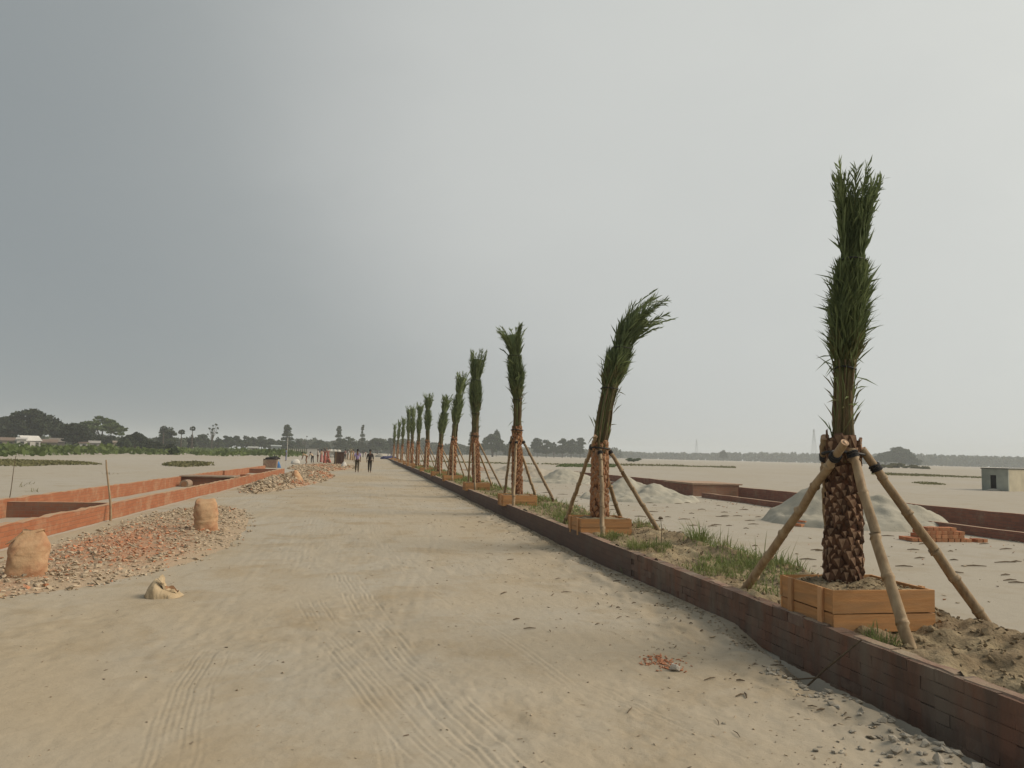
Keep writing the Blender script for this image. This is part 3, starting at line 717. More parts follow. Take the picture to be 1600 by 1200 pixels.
# profiles as (height, axis offset) and (height, half width): stalks, leaf start, waist tie, flare
def prof(i):
    z0 = .60; zt = TOPZ[i]
    if i == 0:
        ax = [(.5, -.02), (1.7, 0), (2.5, .03), (2.9, .07), (3.34, .12), (3.7, .14), (4.3, .20)]
        w = [(1.6, .115), (1.95, .072), (2.36, .082), (2.50, .105), (2.95, .135), (3.2, .132), (3.36, .120), (3.65, .140), (3.95, .22), (4.15, .31), (4.3, .34)]
        return z0, 1.78, zt, ax, w, .158
    if i == 1:
        ax = [(.6, 0), (1.86, 0), (2.42, .08), (2.87, .17), (3.33, .31), (3.79, .47), (4.10, .72), (4.28, .98), (4.40, 1.22)]
        w = [(1.7, .14), (2.2, .15), (2.75, .155), (3.2, .205), (3.52, .19), (3.7, .21), (4.1, .33), (4.35, .40), (4.5, .38)]
        return z0, 1.85, zt, ax, w, .16
    if i == 2:
        ax = [(.6, .0), (2.1, -.04), (3.0, -.05), (3.8, -.1), (4.5, -.18), (5.1, -.26)]
        w = [(2.0, .13), (2.6, .10), (3.0, .12), (3.6, .19), (4.1, .18), (4.22, .17), (4.7, .27), (5.1, .38)]
        return z0, 2.35, zt, ax, w, .15
    if i == 3:
        ax = [(.6, 0), (2.2, -.1), (3.1, -.1), (4.3, -.14), (5.4, -.05)]
        w = [(2.1, .14), (2.7, .125), (3.0, .15), (3.7, .24), (4.2, .20), (4.3, .195), (4.8, .29), (5.4, .36)]
        return z0, 2.35, zt, ax, w, .155
    rng = np.random.default_rng(40+i); k = zt/5.3
    bend = {4: .34, 5: .30, 6: -.05}.get(i, rng.uniform(-.12, .15))
    ax = [(.6, 0), (2.0*k, .02), (3.2*k, .25*bend), (4.4*k, .7*bend), (zt, 1.3*bend)]
    fl = {4: .27, 5: .25, 6: .36}.get(i, rng.uniform(.24, .34))
    w = [(2.0*k, .14), (2.5*k, .12), (2.75*k, .14), (3.5*k, .23), (4.0*k, .19), (4.15*k, .185), (4.8*k, fl*.95), (zt, fl*1.25)]
    return z0, 2.25*k, zt, ax, w, .155
SIDE = ['road side', 'front', 'field side', 'rear']
for i, (X, Y) in enumerate(PALMS):
    z0, zs, zt, ax, w, wtr = prof(i)
    det = 2 if i == 0 else (1 if i < 4 else 0)
    lab = PLAB[i] if i < len(PLAB) else 'distant %s palm of the row, %s' % (ORD[i], ['small against the haze', 'half hidden in its row', 'thin and straight', 'close behind its neighbour', 'small and dark', 'last but one', 'last one by the tarpaulin'][(i-6) % 7])
    pr = {2: (30, 190, .0075, .21), 1: (24, 120, .0105, .26), 0: (14 if i < 8 else 10, 46 if i < 8 else 30, .022 if i < 8 else .032, .36)}[det]
    waist = {0: 3.36, 1: 3.52, 2: 4.22, 3: 4.30}.get(i, 4.15*zt/5.3)
    palm(i, X, Y, z0 if i == 0 else .56, zs, zt, ax, w, wtr, lab, det, *pr, spread=(.66 if i == 0 else .62), waist=waist, droop={0: .0, 1: .05, 2: .20, 3: .05, 4: .26, 5: .15}.get(i, .18),
         short={0: (.08, .10, .5), 1: (.05, .08, .4)}.get(i, (.05, .05, .42)))
    # planter box
    if i == 0: planter(3.56, 4.44, 5.50, 6.26, .30, .615, 'large orange plank box filled with soil round the first palm', 1, 5)
    else:
        hw = .44
        planter(X-hw, X+hw, Y-.42, Y+.42, .28, .56, 'small plank box with soil round the foot of the %s palm of the row' % ORD[i], 1 if i < 3 else 0, 20+i)
    # four bamboo props
    if i == 0:
        spec = [((3.80, 7.42, .27), (3.80, 5.80, 1.66), .16), ((3.90, 5.08, .26), (3.92, 5.76, 1.68), .03),
                ((5.20, 5.70, .16), (4.19, 5.86, 1.58), .17), ((4.75, 7.35, .22), (3.93, 6.16, 1.66), .22)]
    else:
        k = zs-.15 if i < 2 else min(zs-.35, 1.95); rj = np.random.default_rng(300+i); fo = .95+.1*rj.random()
        cz = lerp_list(k, ax)
        def ft(x, y): return (X+x, Y+y, gz_at(X+x, Y+y)-.02)
        spec = [(ft(-.12+.05*rj.normal(), 1.15), (X+cz-.15, Y+.05, k), .15), (ft(-.10+.08*rj.normal(), -fo), (X+cz-.05, Y-.16, k-.02), .06),
                (ft(.92, -.35+.1*rj.normal()), (X+cz+.16, Y-.04, k), .06), (ft(.75, 1.0), (X+cz+.03, Y+.17, k), .12)]
        if i == 1: spec[0] = (ft(-.20, 1.65), (X-.14, Y+.03, 1.78), .26)
    for j, (a, b, ov) in enumerate(spec):
        bamboo(a, b, .041 if i == 0 else .038, 'bamboo pole propping the %s palm of the row from the %s' % (ORD[i], SIDE[j]) if j != 3 else 'bamboo pole behind the %s palm of the row, leaning on its trunk' % ORD[i],
               i < 3, ov, i*10+j)

# ------------------------------------------------------------------ heaps, bricks, sacks, rubble, stones
def heap(label, cx, cy, peaks, rad, seed, m=None):
    """a dumped heap of sand: cones with slumped skirts; peaks = (dx, dy, height, slope)"""
    n = 90; xs = np.linspace(-rad*1.25, rad*1.25, n); XX, YY = np.meshgrid(xs, xs)
    Z = np.full(XX.shape, -9.0)
    wob = .22*fbm(XX/1.3+seed, YY/1.3, seed, 3)
    for dx, dy, hh, sl in peaks:
        d = np.hypot(XX-dx, YY-dy) + wob*1.2; c = hh - sl*np.sqrt(d*d+.10) + .1*sl; sk = .30*hh*np.exp(-(d/(hh*2.4/sl*.62))**2)
        k = 9.0; c = np.maximum(c, sk-.05)
        Z = np.log(np.exp(k*Z)+np.exp(k*c))/k
    Z += .10*fbm(XX/.32, YY/.32, seed+4, 4)
    g = land(XX+cx, YY+cy)
    edge = sstep(rad*.92, rad*1.22, np.hypot(XX, YY)); Z = Z*(1-edge) - .25*edge
    Z = np.maximum(Z, -.3) + g
    v = np.stack([XX, YY, Z], -1).reshape(-1, 3); i = (np.arange(n-1)[:, None]*n+np.arange(n-1)[None]).ravel()
    o = link_mesh('sand_heap', np_mesh('sand_heap', v, np.stack([i, i+1, i+n+1, i+n], -1), m or M['heap']), loc=(cx, cy, 0))
    return tag(o, label, 'sand heap', 'sand heaps along the field drain')
heap('broad grey sand heap with two crests behind the first palm', 12.75, 18.7, [(-.75, .4, 1.16, .82), (.55, -.2, .92, .70), (1.2, -.6, .58, .55)], 2.2, 2)
heap('pointed grey sand heap behind the second palm, before the chamber', 10.3, 28.6, [(-.3, .5, 1.05, .85), (.5, -.2, .82, .7), (1.1, -.6, .45, .5)], 2.2, 5)
heap('small flat topped grey sand heap seen between the second and third palms', 11.9, 46.0, [(-.2, 0, .95, .62), (.8, .2, .75, .5)], 2.6, 8)
heap('low pale sand heap half hidden behind the third palm', 10.6, 50.0, [(0, 0, 1.0, .5), (1.3, .2, .7, .45)], 3.0, 11, M['ground'])
heap('low sandy heap on the far field behind the fourth palm', 12.2, 66.0, [(0, 0, .9, .5), (1.4, .4, .6, .4)], 3.0, 14, M['ground'])

NB = [brick_mesh(.235, .112, .07, M['new_brick'], .003, s) for s in range(60, 66)]
def brick_stack(label, cx, cy, rz, layers):
    st = empty('brick_stack', (cx, cy, gz_at(cx, cy)), rz); tag(st, label, 'brick stack', 'stacks of new bricks')
    for (x, y, z, r) in layers:
        put('brick', random.choice(NB), st, (0, 0, 0), (x+random.uniform(-.006, .006), y+random.uniform(-.006, .006), z+random.uniform(0, .002)), rz=r+random.uniform(-.05, .05))
random.seed(5)
L1 = [(-.60+.13*i, .0, .035, 0) for i in range(10)] + [(-.60+.13*i, .26, .035, 0) for i in range(9)] + [(.78, -.02, .035, .15), (.93, .05, .035, .3)]
L2 = [(-.34+.125*i, .01, .108, .02) for i in range(7)] + [(-.34+.125*i, .26, .108, 0) for i in range(6)]
L3 = [(-.30+.125*i, .05, .181, 0) for i in range(7)] + [(-.28+.125*i, .28, .181, 0) for i in range(6)]
L4 = [(-.20+.125*i, .10, .254, 0) for i in range(5)]
brick_stack('low stepped stack of bright orange bricks on the sand by the shaded drain', 11.75, 14.35, -.12, L1+L2+L3+L4)
brick_stack('small dark brick pile at the foot of the grey sand heap behind the first palm', 10.95, 17.9, .3,
            [(-.35+.13*i, 0, .035, 0) for i in range(6)] + [(-.2+.13*i, .02, .107, .05) for i in range(4)])

def blob_sack(name, rings, n, seed, mats, parent=None, wr=.012, capmi=0):
    """closed cloth body through rings (z, rx, ry, ox, oy, squareness)"""
    rng = np.random.default_rng(seed); v = []; f = []
    for j, (z, rx, ry, ox, oy, sq) in enumerate(rings):
        for k in range(n):
            a = 2*math.pi*k/n; c, s_ = math.cos(a), math.sin(a); e = 2/sq
            x = math.copysign(abs(c)**e, c)*rx; y = math.copysign(abs(s_)**e, s_)*ry
            fo = float(fbm(np.array([a*1.6+seed]), np.array([z*13+2.2*math.sin(a+seed)]), seed, 3)[0]); rg = 1-2*abs(float(vnoise(np.array([a*1.1+seed*3]), np.array([z*15+3*math.sin(a*1.3+seed)]), seed+9)))
            cr = 1+.10*fo+.045*max(0, rg-.55)/.45
            zz = z + .018*math.sin(a*2+seed)*(z > .03)
            v.append((x*cr+ox, y*cr+oy, zz))
    m = len(rings)
    for j in range(m-1):
        for k in range(n): k2 = (k+1) % n; f.append((j*n+k, j*n+k2, (j+1)*n+k2, (j+1)*n+k))
    f.append(tuple(reversed(range(n)))); f.append(tuple((m-1)*n+k for k in range(n)))
    mb = MB(); mb.add(v, f); return mb
def fine(rings, k=4):
    out = []
    for a, b in zip(rings, rings[1:]):
        for i in range(k): t = i/k; out.append(tuple(a[q]+(b[q]-a[q])*t for q in range(6)))
    return out+[rings[-1]]
def sack(label, x, y, rz, rings, seed, m, flap=None, group='sacks left along the rubble'):
    o = empty('sack', (x, y, gz_at(x, y)+.0), rz); tag(o, label, 'sack', group)
    blob_sack('bag', fine(rings, 6), 56, seed, m).build('bag', m, o, smooth=True)
    if flap:
        mb = MB()
        for q in flap: mb.add(q, [tuple(range(len(q)))])
        fo = mb.build('folded_mouth', m, o); md = fo.modifiers.new('t', 'SOLIDIFY'); md.thickness = .008
    return o
sack('upright dusty orange woven sack with folded corners on the rubble beside the drain', -3.90, 10.02, .30,
     [(.0, .15, .12, 0, 0, 2.6), (.02, .195, .15, 0, 0, 2.8), (.12, .215, .16, 0, 0, 2.8), (.22, .205, .15, .005, 0, 2.8), (.30, .20, .145, .01, 0, 2.8), (.34, .207, .14, .01, 0, 2.8), (.42, .20, .12, .02, 0, 2.9), (.50, .155, .06, .03, 0, 3), (.56, .11, .022, .04, 0, 3), (.585, .10, .012, .04, 0, 3)], 3, M['sack'],
     [[(-.18, -.02, .45), (-.06, -.03, .57), (-.05, .01, .575), (-.23, .02, .43)], [(.08, -.03, .575), (.16, -.02, .60), (.155, .02, .565)]])
sack('round topped tan sack with creased waist standing on rubble edge', -2.98, 15.4, .2,
     [(.0, .17, .14, 0, 0, 2.3), (.02, .205, .17, 0, 0, 2.4), (.10, .215, .18, 0, 0, 2.4), (.18, .20, .17, .005, 0, 2.4), (.23, .212, .175, 0, 0, 2.4), (.27, .20, .165, .01, 0, 2.4), (.33, .215, .17, 0, 0, 2.4), (.46, .20, .15, -.01, 0, 2.5), (.57, .185, .11, -.02, 0, 2.6), (.62, .165, .05, -.02, 0, 2.8), (.635, .14, .02, -.02, 0, 2.8)], 9, M['sack'])
sack('small tan sack slumped on the grey rubble before the workers', -3.3, 37.4, 1.0,
     [(.0, .24, .2, .05, 0, 2.3), (.03, .30, .26, .05, 0, 2.4), (.25, .27, .22, .0, 0, 2.4), (.45, .2, .15, -.08, 0, 2.4), (.6, .12, .07, -.12, 0, 2.4), (.64, .06, .03, -.12, 0, 2.4)], 15, M['sack'])
sack('white sack lying at the end of the brick drain by the workers', -8.2, 90.0, .3,
     [(.0, .4, .3, 0, 0, 2.3), (.05, .5, .36, 0, 0, 2.4), (.3, .45, .33, 0, 0, 2.4), (.5, .25, .2, .05, 0, 2.4), (.55, .1, .1, .05, 0, 2.4)], 16, M['white_stone'])
sack('small white bundle on the sand beside the dark crate', -2.35, 73.5, .5,
     [(.0, .22, .2, 0, 0, 2.3), (.05, .28, .24, 0, 0, 2.4), (.3, .24, .2, .03, 0, 2.4), (.5, .12, .1, .05, 0, 2.4), (.55, .05, .05, .05, 0, 2.4)], 17, M['white_stone'])
# the collapsed sack with its mouth open on the road
def slumped_sack():
    o = empty('slumped_sack', (-2.12, 9.0, gz_at(-2.12, 9.0)), .06)
    tag(o, 'half empty beige sack collapsed on the road with its mouth open', 'sack', 'sacks left along the rubble')
    n = 44; prof = []
    def ridge(u):   # height of the rear rim along the length
        return np.interp(u, [-1, -.75, -.5, -.3, -.1, .3, .65, 1], [.02, .12, .175, .185, .115, .085, .06, .01])
    nu, nv = 40, 16; v = []; f = []
    for i in range(nu):
        u = -1+2*i/(nu-1); hx = .185*u; hh = float(ridge(u)); wd = .155*math.sqrt(max(.02, 1-abs(u)**3))
        for j in range(nv):
            t = j/(nv-1); a = math.pi*t
            yy = -math.cos(a)*wd; zz = hh*math.sin(a)**.8
            lean = .05*(zz/.25)
            nse = float(fbm(np.array([u*4.]), np.array([t*5.]), 77, 3)[0])
            n2 = float(fbm(np.array([u*9.]), np.array([t*8.]), 78, 3)[0]); v.append((hx+.012*nse-.03*zz/.2+.012*n2, yy+lean+.02*nse+.014*n2, max(0, zz*(1+.16*nse+.04*n2))))
    for i in range(nu-1):
        for j in range(nv-1): f.append((i*nv+j, (i+1)*nv+j, (i+1)*nv+j+1, i*nv+j+1))
    mb = MB(); mb.add(v, f); mb.build('bag', M['sack_pale'], o, smooth=True)
    # open mouth: rim of crumpled cloth and the dark hollow
    mb = MB(); rim = []; inner = []
    for k in range(25):
        a = 2*math.pi*k/24; x = .06+.09*math.cos(a); y = -.03+.048*math.sin(a)
        zb = float(ridge(x/.185))*math.sin(math.pi*(.5+.5*(y-.0)/.16))**.8
        rim.append((x, y, zb+.022+.016*math.sin(a*5+1)+.025*(math.cos(a) < -.6))); inner.append((x*.8+.015, y*.75-.008, zb-.01))
    outer = [((p[0]-.06)*1.18+.06, (p[1]+.03)*1.22-.03, p[2]-.03) for p in rim]
    for k in range(24):
        mb.add([outer[k], outer[k+1], rim[k+1], rim[k]], [(0, 1, 2, 3)], 0); mb.add([rim[k], rim[k+1], inner[k+1], inner[k]], [(0, 1, 2, 3)], 1)
    mb.add(inner[:-1], [tuple(range(24))], 1); mb.build('mouth', [M['sack_pale'], M['sack_in']], o, smooth=True)
    mb = MB(); mb.add([(-.07, -.06, .20), (-.035, -.03, .215), (.01, .02, .11), (.0, -.05, .112), (-.03, -.075, .16)], [(0, 1, 2, 3, 4)])
    mb.add([(-.065, .0, .21), (-.04, .03, .23), (-.015, .05, .19), (-.01, .02, .135)], [(0, 1, 2, 3)]); fl = mb.build('flap', M['sack_pale'], o)
    md = fl.modifiers.new('t', 'SOLIDIFY'); md.thickness = .007
slumped_sack()

def chunk(seed, flat=.5):
    rng = np.random.default_rng(seed); bm = bmesh.new()
    for _ in range(11):
        p = rng.normal(size=3); p /= np.linalg.norm(p); p *= rng.uniform(.75, 1)
        bm.verts.new((p[0]*.5, p[1]*.38*rng.uniform(.8, 1.1), p[2]*.5*flat))
    r = bmesh.ops.convex_hull(bm, input=bm.verts)
    bmesh.ops.delete(bm, geom=[g for g in r['geom_interior'] if isinstance(g, bmesh.types.BMVert)], context='VERTS')
    bm.verts.ensure_lookup_table(); bm.verts.index_update()
    v = np.array([x.co[:] for x in bm.verts]); f = [tuple(x.index for x in fc.verts) for fc in bm.faces]; bm.free(); return v, f
CH = [chunk(s, random.choice([.45, .6, .8])) for s in range(14)]
def rotm(rng, tilt=.5):
    e = Matrix.Rotation(rng.uniform(0, 6.28), 3, 'Z') @ Matrix.Rotation(rng.normal()*tilt, 3, 'X') @ Matrix.Rotation(rng.normal()*tilt, 3, 'Y')
    return np.array(e)
def inside(p, poly):
    c = False; n = len(poly); j = n-1
    for i in range(n):
        a, b = poly[i], poly[j]
        if (a[1] > p[1]) != (b[1] > p[1]) and p[0] < (b[0]-a[0])*(p[1]-a[1])/(b[1]-a[1])+a[0]: c = not c
        j = i
    return c
def poly_dist(p, poly):
    best = 9
    for a, b in zip(poly, poly[1:]+poly[:1]):
        d = np.array(b)-np.array(a); t = np.clip(np.dot(np.array(p)-a, d)/np.dot(d, d), 0, 1); best = min(best, float(np.linalg.norm(np.array(a)+d*t-np.array(p))))
    return best
def merged_chunks(items, name, m, parent=None):
    """items: (pos, size xyz, rotation, tone, chunk index) -> ONE mesh"""
    V = []; F = []; T = []; b = 0
    for p, s, rm, tone, ci in items:
        v, f = CH[ci]; w = (v*np.array(s)) @ rm.T + np.array(p); V.append(w)
        F += [tuple(i+b for i in q) for q in f]; T += [tone]*len(f); b += len(v)
    me = bpy.data.meshes.new(name); me.from_pydata(np.concatenate(V).tolist(), [], F); me.materials.append(m)
    at = me.attributes.new('tone', 'FLOAT', 'FACE'); at.data.foreach_set('value', T); me.update()
    return link_mesh(name, me, parent)
# rubble chunk meshes that single pieces share, each with a tone of its own
CHM = []
for k in range(24):
    v, f = CH[k % len(CH)]; me = bpy.data.meshes.new('rubble_piece'); me.from_pydata(v.tolist(), [], f); me.materials.append(M['rubble'])
    tone = [.2, .35, .45, .5, .6, .65, .78, .95][k % 8]
    ta = me.attributes.new('tone', 'FLOAT', 'FACE'); ta.data.foreach_set('value', [tone]*len(f)); CHM.append((me, tone))
def dens_(x, y): return float(vnoise(np.array([x]), np.array([y]), 19)[0])
def rubble_heap(label, poly, n, smin, smax, red, seed, nsingle, mound=.0):
    rng = np.random.default_rng(seed); root = empty('rubble_heap', (0, 0, 0)); tag(root, label, 'rubble', 'strips of broken brick rubble')
    xs = [p[0] for p in poly]; ys_ = [p[1] for p in poly]; items = []
    # base of packed dust under the pieces
    tries = 0
    while len(items) < n and tries < n*30:
        tries += 1
        # more pieces near by, where they show larger
        y = min(ys_) + (max(ys_)-min(ys_))*rng.random()**1.35; x = rng.uniform(min(xs), max(xs))
        if not inside((x, y), poly): continue
        e = poly_dist((x, y), poly)
        if rng.random() > sstep(0, .55, e)*.9+.10: continue
        s = smin + (smax-smin)*rng.random()**2.6
        zz = float(gz_at(x, y)) + mound*float(sstep(.1, .9, e))*(.6+.8*rng.random()) + s*.10
        rd = max([math.exp(-(((x-a)/c)**2+((y-b)/d)**2)) for a, b, c, d in red] + [0])
        if rng.random() < rd*.92: tone = rng.uniform(.74, 1.0); s *= .8
        else: tone = float(rng.choice([.1, .3, .42, .5, .55, .62, .68, .9], p=[.06, .16, .2, .2, .14, .12, .09, .03]))
        items.append(((x, y, zz), (s*rng.uniform(.7, 1.5), s*rng.uniform(.6, 1.1), s*rng.uniform(.30, .75)), rotm(rng, .30), tone, int(rng.integers(len(CH)))))
    gx = np.arange(min(xs)-.3, max(xs)+.3, .12 if min(ys_) < 20 else .25); gy = np.arange(min(ys_)-.3, max(ys_)+.3, .18 if min(ys_) < 20 else .6); XX, YY = np.meshgrid(gx, gy); ZZ = np.zeros(XX.shape); TT = np.zeros(XX.shape)
    for a_ in range(XX.shape[0]):
        for b_ in range(XX.shape[1]):
            p = (XX[a_, b_], YY[a_, b_]); e = poly_dist(p, poly); ins = inside(p, poly); e = e if ins else -e
            ZZ[a_, b_] = gz_at(*p) + (-.05 + .062*float(sstep(-.25, .35, e+.15*dens_(p[0]*2, p[1]*2))) + mound*.8*float(sstep(.1, .9, e)))
            TT[a_, b_] = .60+.34*max([math.exp(-(((p[0]-a)/c)**2+((p[1]-b)/d)**2)) for a, b, c, d in red]+[0])
    nx = len(gx); i_ = (np.arange(len(gy)-1)[:, None]*nx+np.arange(nx-1)[None]).ravel()
    link_mesh('dust_bed', np_mesh('dust_bed', np.stack([XX, YY, ZZ], -1).reshape(-1, 3), np.stack([i_, i_+1, i_+nx+1, i_+nx], -1), M['dust'], tone=TT[:-1, :-1].ravel()), root)
    order = sorted(range(len(items)), key=lambda i: -max(items[i][1])/items[i][0][1]**1.3)
    single = set(order[:nsingle])
    st = merged_chunks([it for i, it in enumerate(items) if i not in single], 'small_rubble', M['rubble'], root); st['kind'] = 'stuff'
    for i in single:
        p, s, rm, tone, ci = items[i]; me = min(CHM, key=lambda c: abs(c[1]-tone)+.12*rng.random())[0]
        put('rubble_piece', me, root, (0, 0, 0), p, rz=rng.uniform(0, 6.28), rx=rng.normal()*.3, ry=rng.normal()*.3, s=s)
    return root
rubble_heap('wide strip of grey and red broken brick rubble around two orange sacks',
            [(-3.05, 9.35), (-3.6, 8.9), (-4.9, 8.6), (-5.0, 12), (-5.05, 15.5), (-5.2, 19.5), (-4.5, 23.0), (-3.0, 21.3), (-2.25, 17.0), (-2.05, 13.5), (-2.3, 11.6), (-2.65, 10.3)],
            11000, .024, .125, [(-3.9, 13.6, .75, 2.6), (-4.4, 9.1, .6, .5), (-3.3, 12.3, .5, 1.3)], 31, 150, .07)
rubble_heap('long grey rubble bank along the drain before the workers',
            [(-4.6, 29.5), (-5.2, 32), (-5.35, 39.5), (-5.3, 50), (-4.7, 62), (-4.2, 70), (-3.2, 62), (-1.9, 49), (-2.2, 40), (-3.0, 32.5), (-3.9, 28.6)],
            5200, .08, .32, [(-2.6, 47.5, .9, 2.5), (-3.0, 36, .5, 1.5)], 32, 90, .22)
rubble_heap('flat patch of brick rubble in front of the seated women',
            [(-6.6, 64), (-7.5, 76), (-6.0, 88), (-3.0, 92), (-1.0, 80), (-1.3, 70), (-2.6, 62), (-4.5, 60)],
            2400, .12, .38, [(-2.5, 66, 1.6, 3), (-4.5, 76, 1.5, 5)], 33, 40, .10)

# stones on the road that can be told apart, and the dark bits that cannot
road = bpy.data.objects['road']; rng = np.random.default_rng(5)
SM = []
for k in range(8):
    v, f = CH[k]; me = bpy.data.meshes.new('stone'); me.from_pydata(v.tolist(), [], f); me.materials.append(M['stone']); SM.append(me)
def stone(x, y, s, fl=.7):
    put('stone', SM[int(rng.integers(8))], road, (0, 0, 0), (x, y, gz_at(x, y)+s*.12), rz=rng.uniform(0, 6.28), rx=rng.normal()*.2, ry=rng.normal()*.2, s=(s*rng.uniform(.8, 1.4), s, s*fl*rng.uniform(.7, 1.2)))
for k in range(150):      # the ridge of gravel along the trench
    y = rng.uniform(2.9, 5.6); x = 3.08 + .02*(5-y) + rng.normal()*.055*(1+ (5.4-y)*.5) - .05*max(0, 4.2-y)
    stone(min(x, 3.34), y, rng.uniform(.03, .085)*(1.25 if y < 4.2 else .9))
for k in range(55): stone(rng.uniform(2.5, 3.2), rng.uniform(3.3, 4.1)+.2*rng.random(), rng.uniform(.02, .06))
for x, y, s in [(2.98, 3.55, .12), (3.16, 3.62, .13), (2.8, 3.66, .10), (3.2, 3.95, .10), (3.24, 4.4, .11), (3.22, 4.7, .09), (3.2, 5.0, .10), (3.04, 3.72, .15), (2.93, 3.95, .11), (3.12, 4.12, .12), (2.97, 4.22, .09), (2.2, 4.55, .05), (2.6, 4.9, .04), (3.2, 7.4, .06), (3.15, 8.6, .06)]: stone(x, y, s)
items = []
for k in range(2200):
    y = 3.3 + 40*rng.random()**2.4; x = rng.uniform(-5.2, 3.4)
    if rng.random() < .5: x = 3.35-abs(rng.normal())*.9; 
    if x < -5.2: continue
    s = rng.uniform(.006, .024)*(1+y/30.); items.append(((x, y, gz_at(x, y)+s*.15), (s*rng.uniform(.8, 2.4), s, s*.5), rotm(rng, .2), float(rng.choice([.02, .1, .2, .35, .5])), int(rng.integers(14))))
for k in range(700):     # crumbs on the open sand by the field drain
    y = 8 + 35*rng.random()**1.5; x = rng.uniform(6.0, 13.5)
    if rng.random() < .5: x = FX2-abs(rng.normal())*.9
    s = rng.uniform(.015, .05)*(1+y/40.); items.append(((x, y, gz_at(x, y)+s*.2), (s*rng.uniform(.8, 2.2), s, s*.6), rotm(rng, .2), float(rng.choice([.05, .2, .4, .6, .9])), int(rng.integers(14))))
for k in range(1500):    # sand lumps and stones fallen along the kerb foot
    y = 3.0 + 26*rng.random()**1.6; x = 3.46-abs(rng.normal())*.14; s = rng.uniform(.010, .045)*(1+y/40.)
    items.append(((x, y, gz_at(x, y)+s*.15), (s*rng.uniform(.8, 1.8), s, s*.6), rotm(rng, .3), float(rng.choice([.2, .35, .45, .5, .6])), int(rng.integers(14))))
tag(merged_chunks(items, 'road_grit', M['rubble']), 'scattered crumbs and grit on the sand', kind='stuff')
# splinters and strips of peel lying about near the kerb
mb = MB(); rs = random.Random(3)
for k in range(75):
    y = 4.2+16*rs.random()**1.4; x = 3.3-abs(rs.gauss(0, .9)); a = rs.uniform(-.6, .6)+1.2*(rs.random() < .6); l = rs.uniform(.03, .13)
    if x < -4: continue
    z = gz_at(x, y)+.008; dx, dy = math.cos(a)*l/2, math.sin(a)*l/2; w = rs.uniform(.003, .008)
    mb.tube([(x-dx, y-dy, z), (x+.1*dy, y, z+.006), (x+dx, y+dy, z+.002)], [w*.6, w, w*.4], 4, tone=.5)
for k in range(110):
    y = 9+24*rs.random(); x = rs.uniform(6, 12.5); l = rs.uniform(.1, .45); z = gz_at(x, y)+.012; a = rs.uniform(-.3, .3)
    mb.tube([(x-math.cos(a)*l/2, y-math.sin(a)*l/2, z), (x, y, z+.01), (x+math.cos(a)*l/2, y+math.sin(a)*l/2, z)], [.006, .012, .005], 4)
tag(mb.build('straw_litter', M['debris']), 'dark splinters and straws strewn over the sand', kind='stuff')
# white stone with crushed brick behind it
o = put('white_stone', None, None, (0, 0, 0), (0, 0, 0)) if False else None
v, f = CH[3]; me = bpy.data.meshes.new('white_stone'); me.from_pydata((v*np.array([.13, .11, .14])).tolist(), [], f); me.materials.append(M['white_stone'])
ws = link_mesh('white_stone', me, loc=(2.36, 5.72, gz_at(2.36, 5.72)+.03), rot=(0, 0, .3)); bv = ws.modifiers.new('b', 'BEVEL'); bv.width = .02; bv.segments = 3
tag(ws, 'white rounded stone lying beside red brick chips on the road', 'stone')
items = [((2.36+rng.normal()*.085, 5.95+rng.normal()*.10, 0), rng.uniform(.012, .04)) for _ in range(150)]
tag(merged_chunks([((p[0], p[1], gz_at(p[0], p[1])+s*.2), (s*1.3, s, s*.6), rotm(rng, .3), .96, int(rng.integers(14))) for p, s in items], 'brick_chips', M['rubble']), 'crushed red brick chips behind the white stone', kind='stuff')
# half buried brown plank at the edge of the rubble
mb = MB(); mb.box((0, 0, 0), (.75, .32, .05), jit=.02); tag(mb.build('sand_slab', M['sack_pale'], loc=(-4.1, 8.95, gz_at(-4.1, 8.95)+.01), rot=(.02, .03, .1)), 'flat tan board half buried in sand below the first sack', 'board')

# soil clods on the bed
items = []
for k in range(3800):
    y = 2.6+34*rng.random()**1.9; x = 3.66+1.75*rng.random()**.8
    if 3.5 < x < 4.5 and 5.45 < y < 6.3: continue
    s = rng.uniform(.015, .06)*(1.0 if y > 4 else .9); 
    if rng.random() < .06: s *= 1.8
    items.append(((x, y, gz_at(x, y)+s*.18), (s*1.2, s, s*.8), rotm(rng, .5), .5, int(rng.integers(14))))
tag(merged_chunks(items, 'soil_clods', M['clod']), 'lumps of dry brown earth on the planting strip', kind='stuff')
items = []
for X, Y in PALMS[:1]:
    for k in range(420):
        x = rng.uniform(3.60, 4.40); y = rng.uniform(5.54, 6.22); s = rng.uniform(.012, .04); d = math.hypot(x-4, y-5.95)
        items.append(((x, y, .585+.05*math.exp(-d*d/.08)+s*.2), (s*1.2, s, s*.8), rotm(rng, .5), .5, int(rng.integers(14))))
bx = [o for o in bpy.data.objects if o.name == 'planter_box'][0]
o = merged_chunks(items, 'soil_crumbs', M['clod'], bx); o.matrix_parent_inverse = Matrix.Translation(-Vector(bx.location)); o['kind'] = 'stuff'

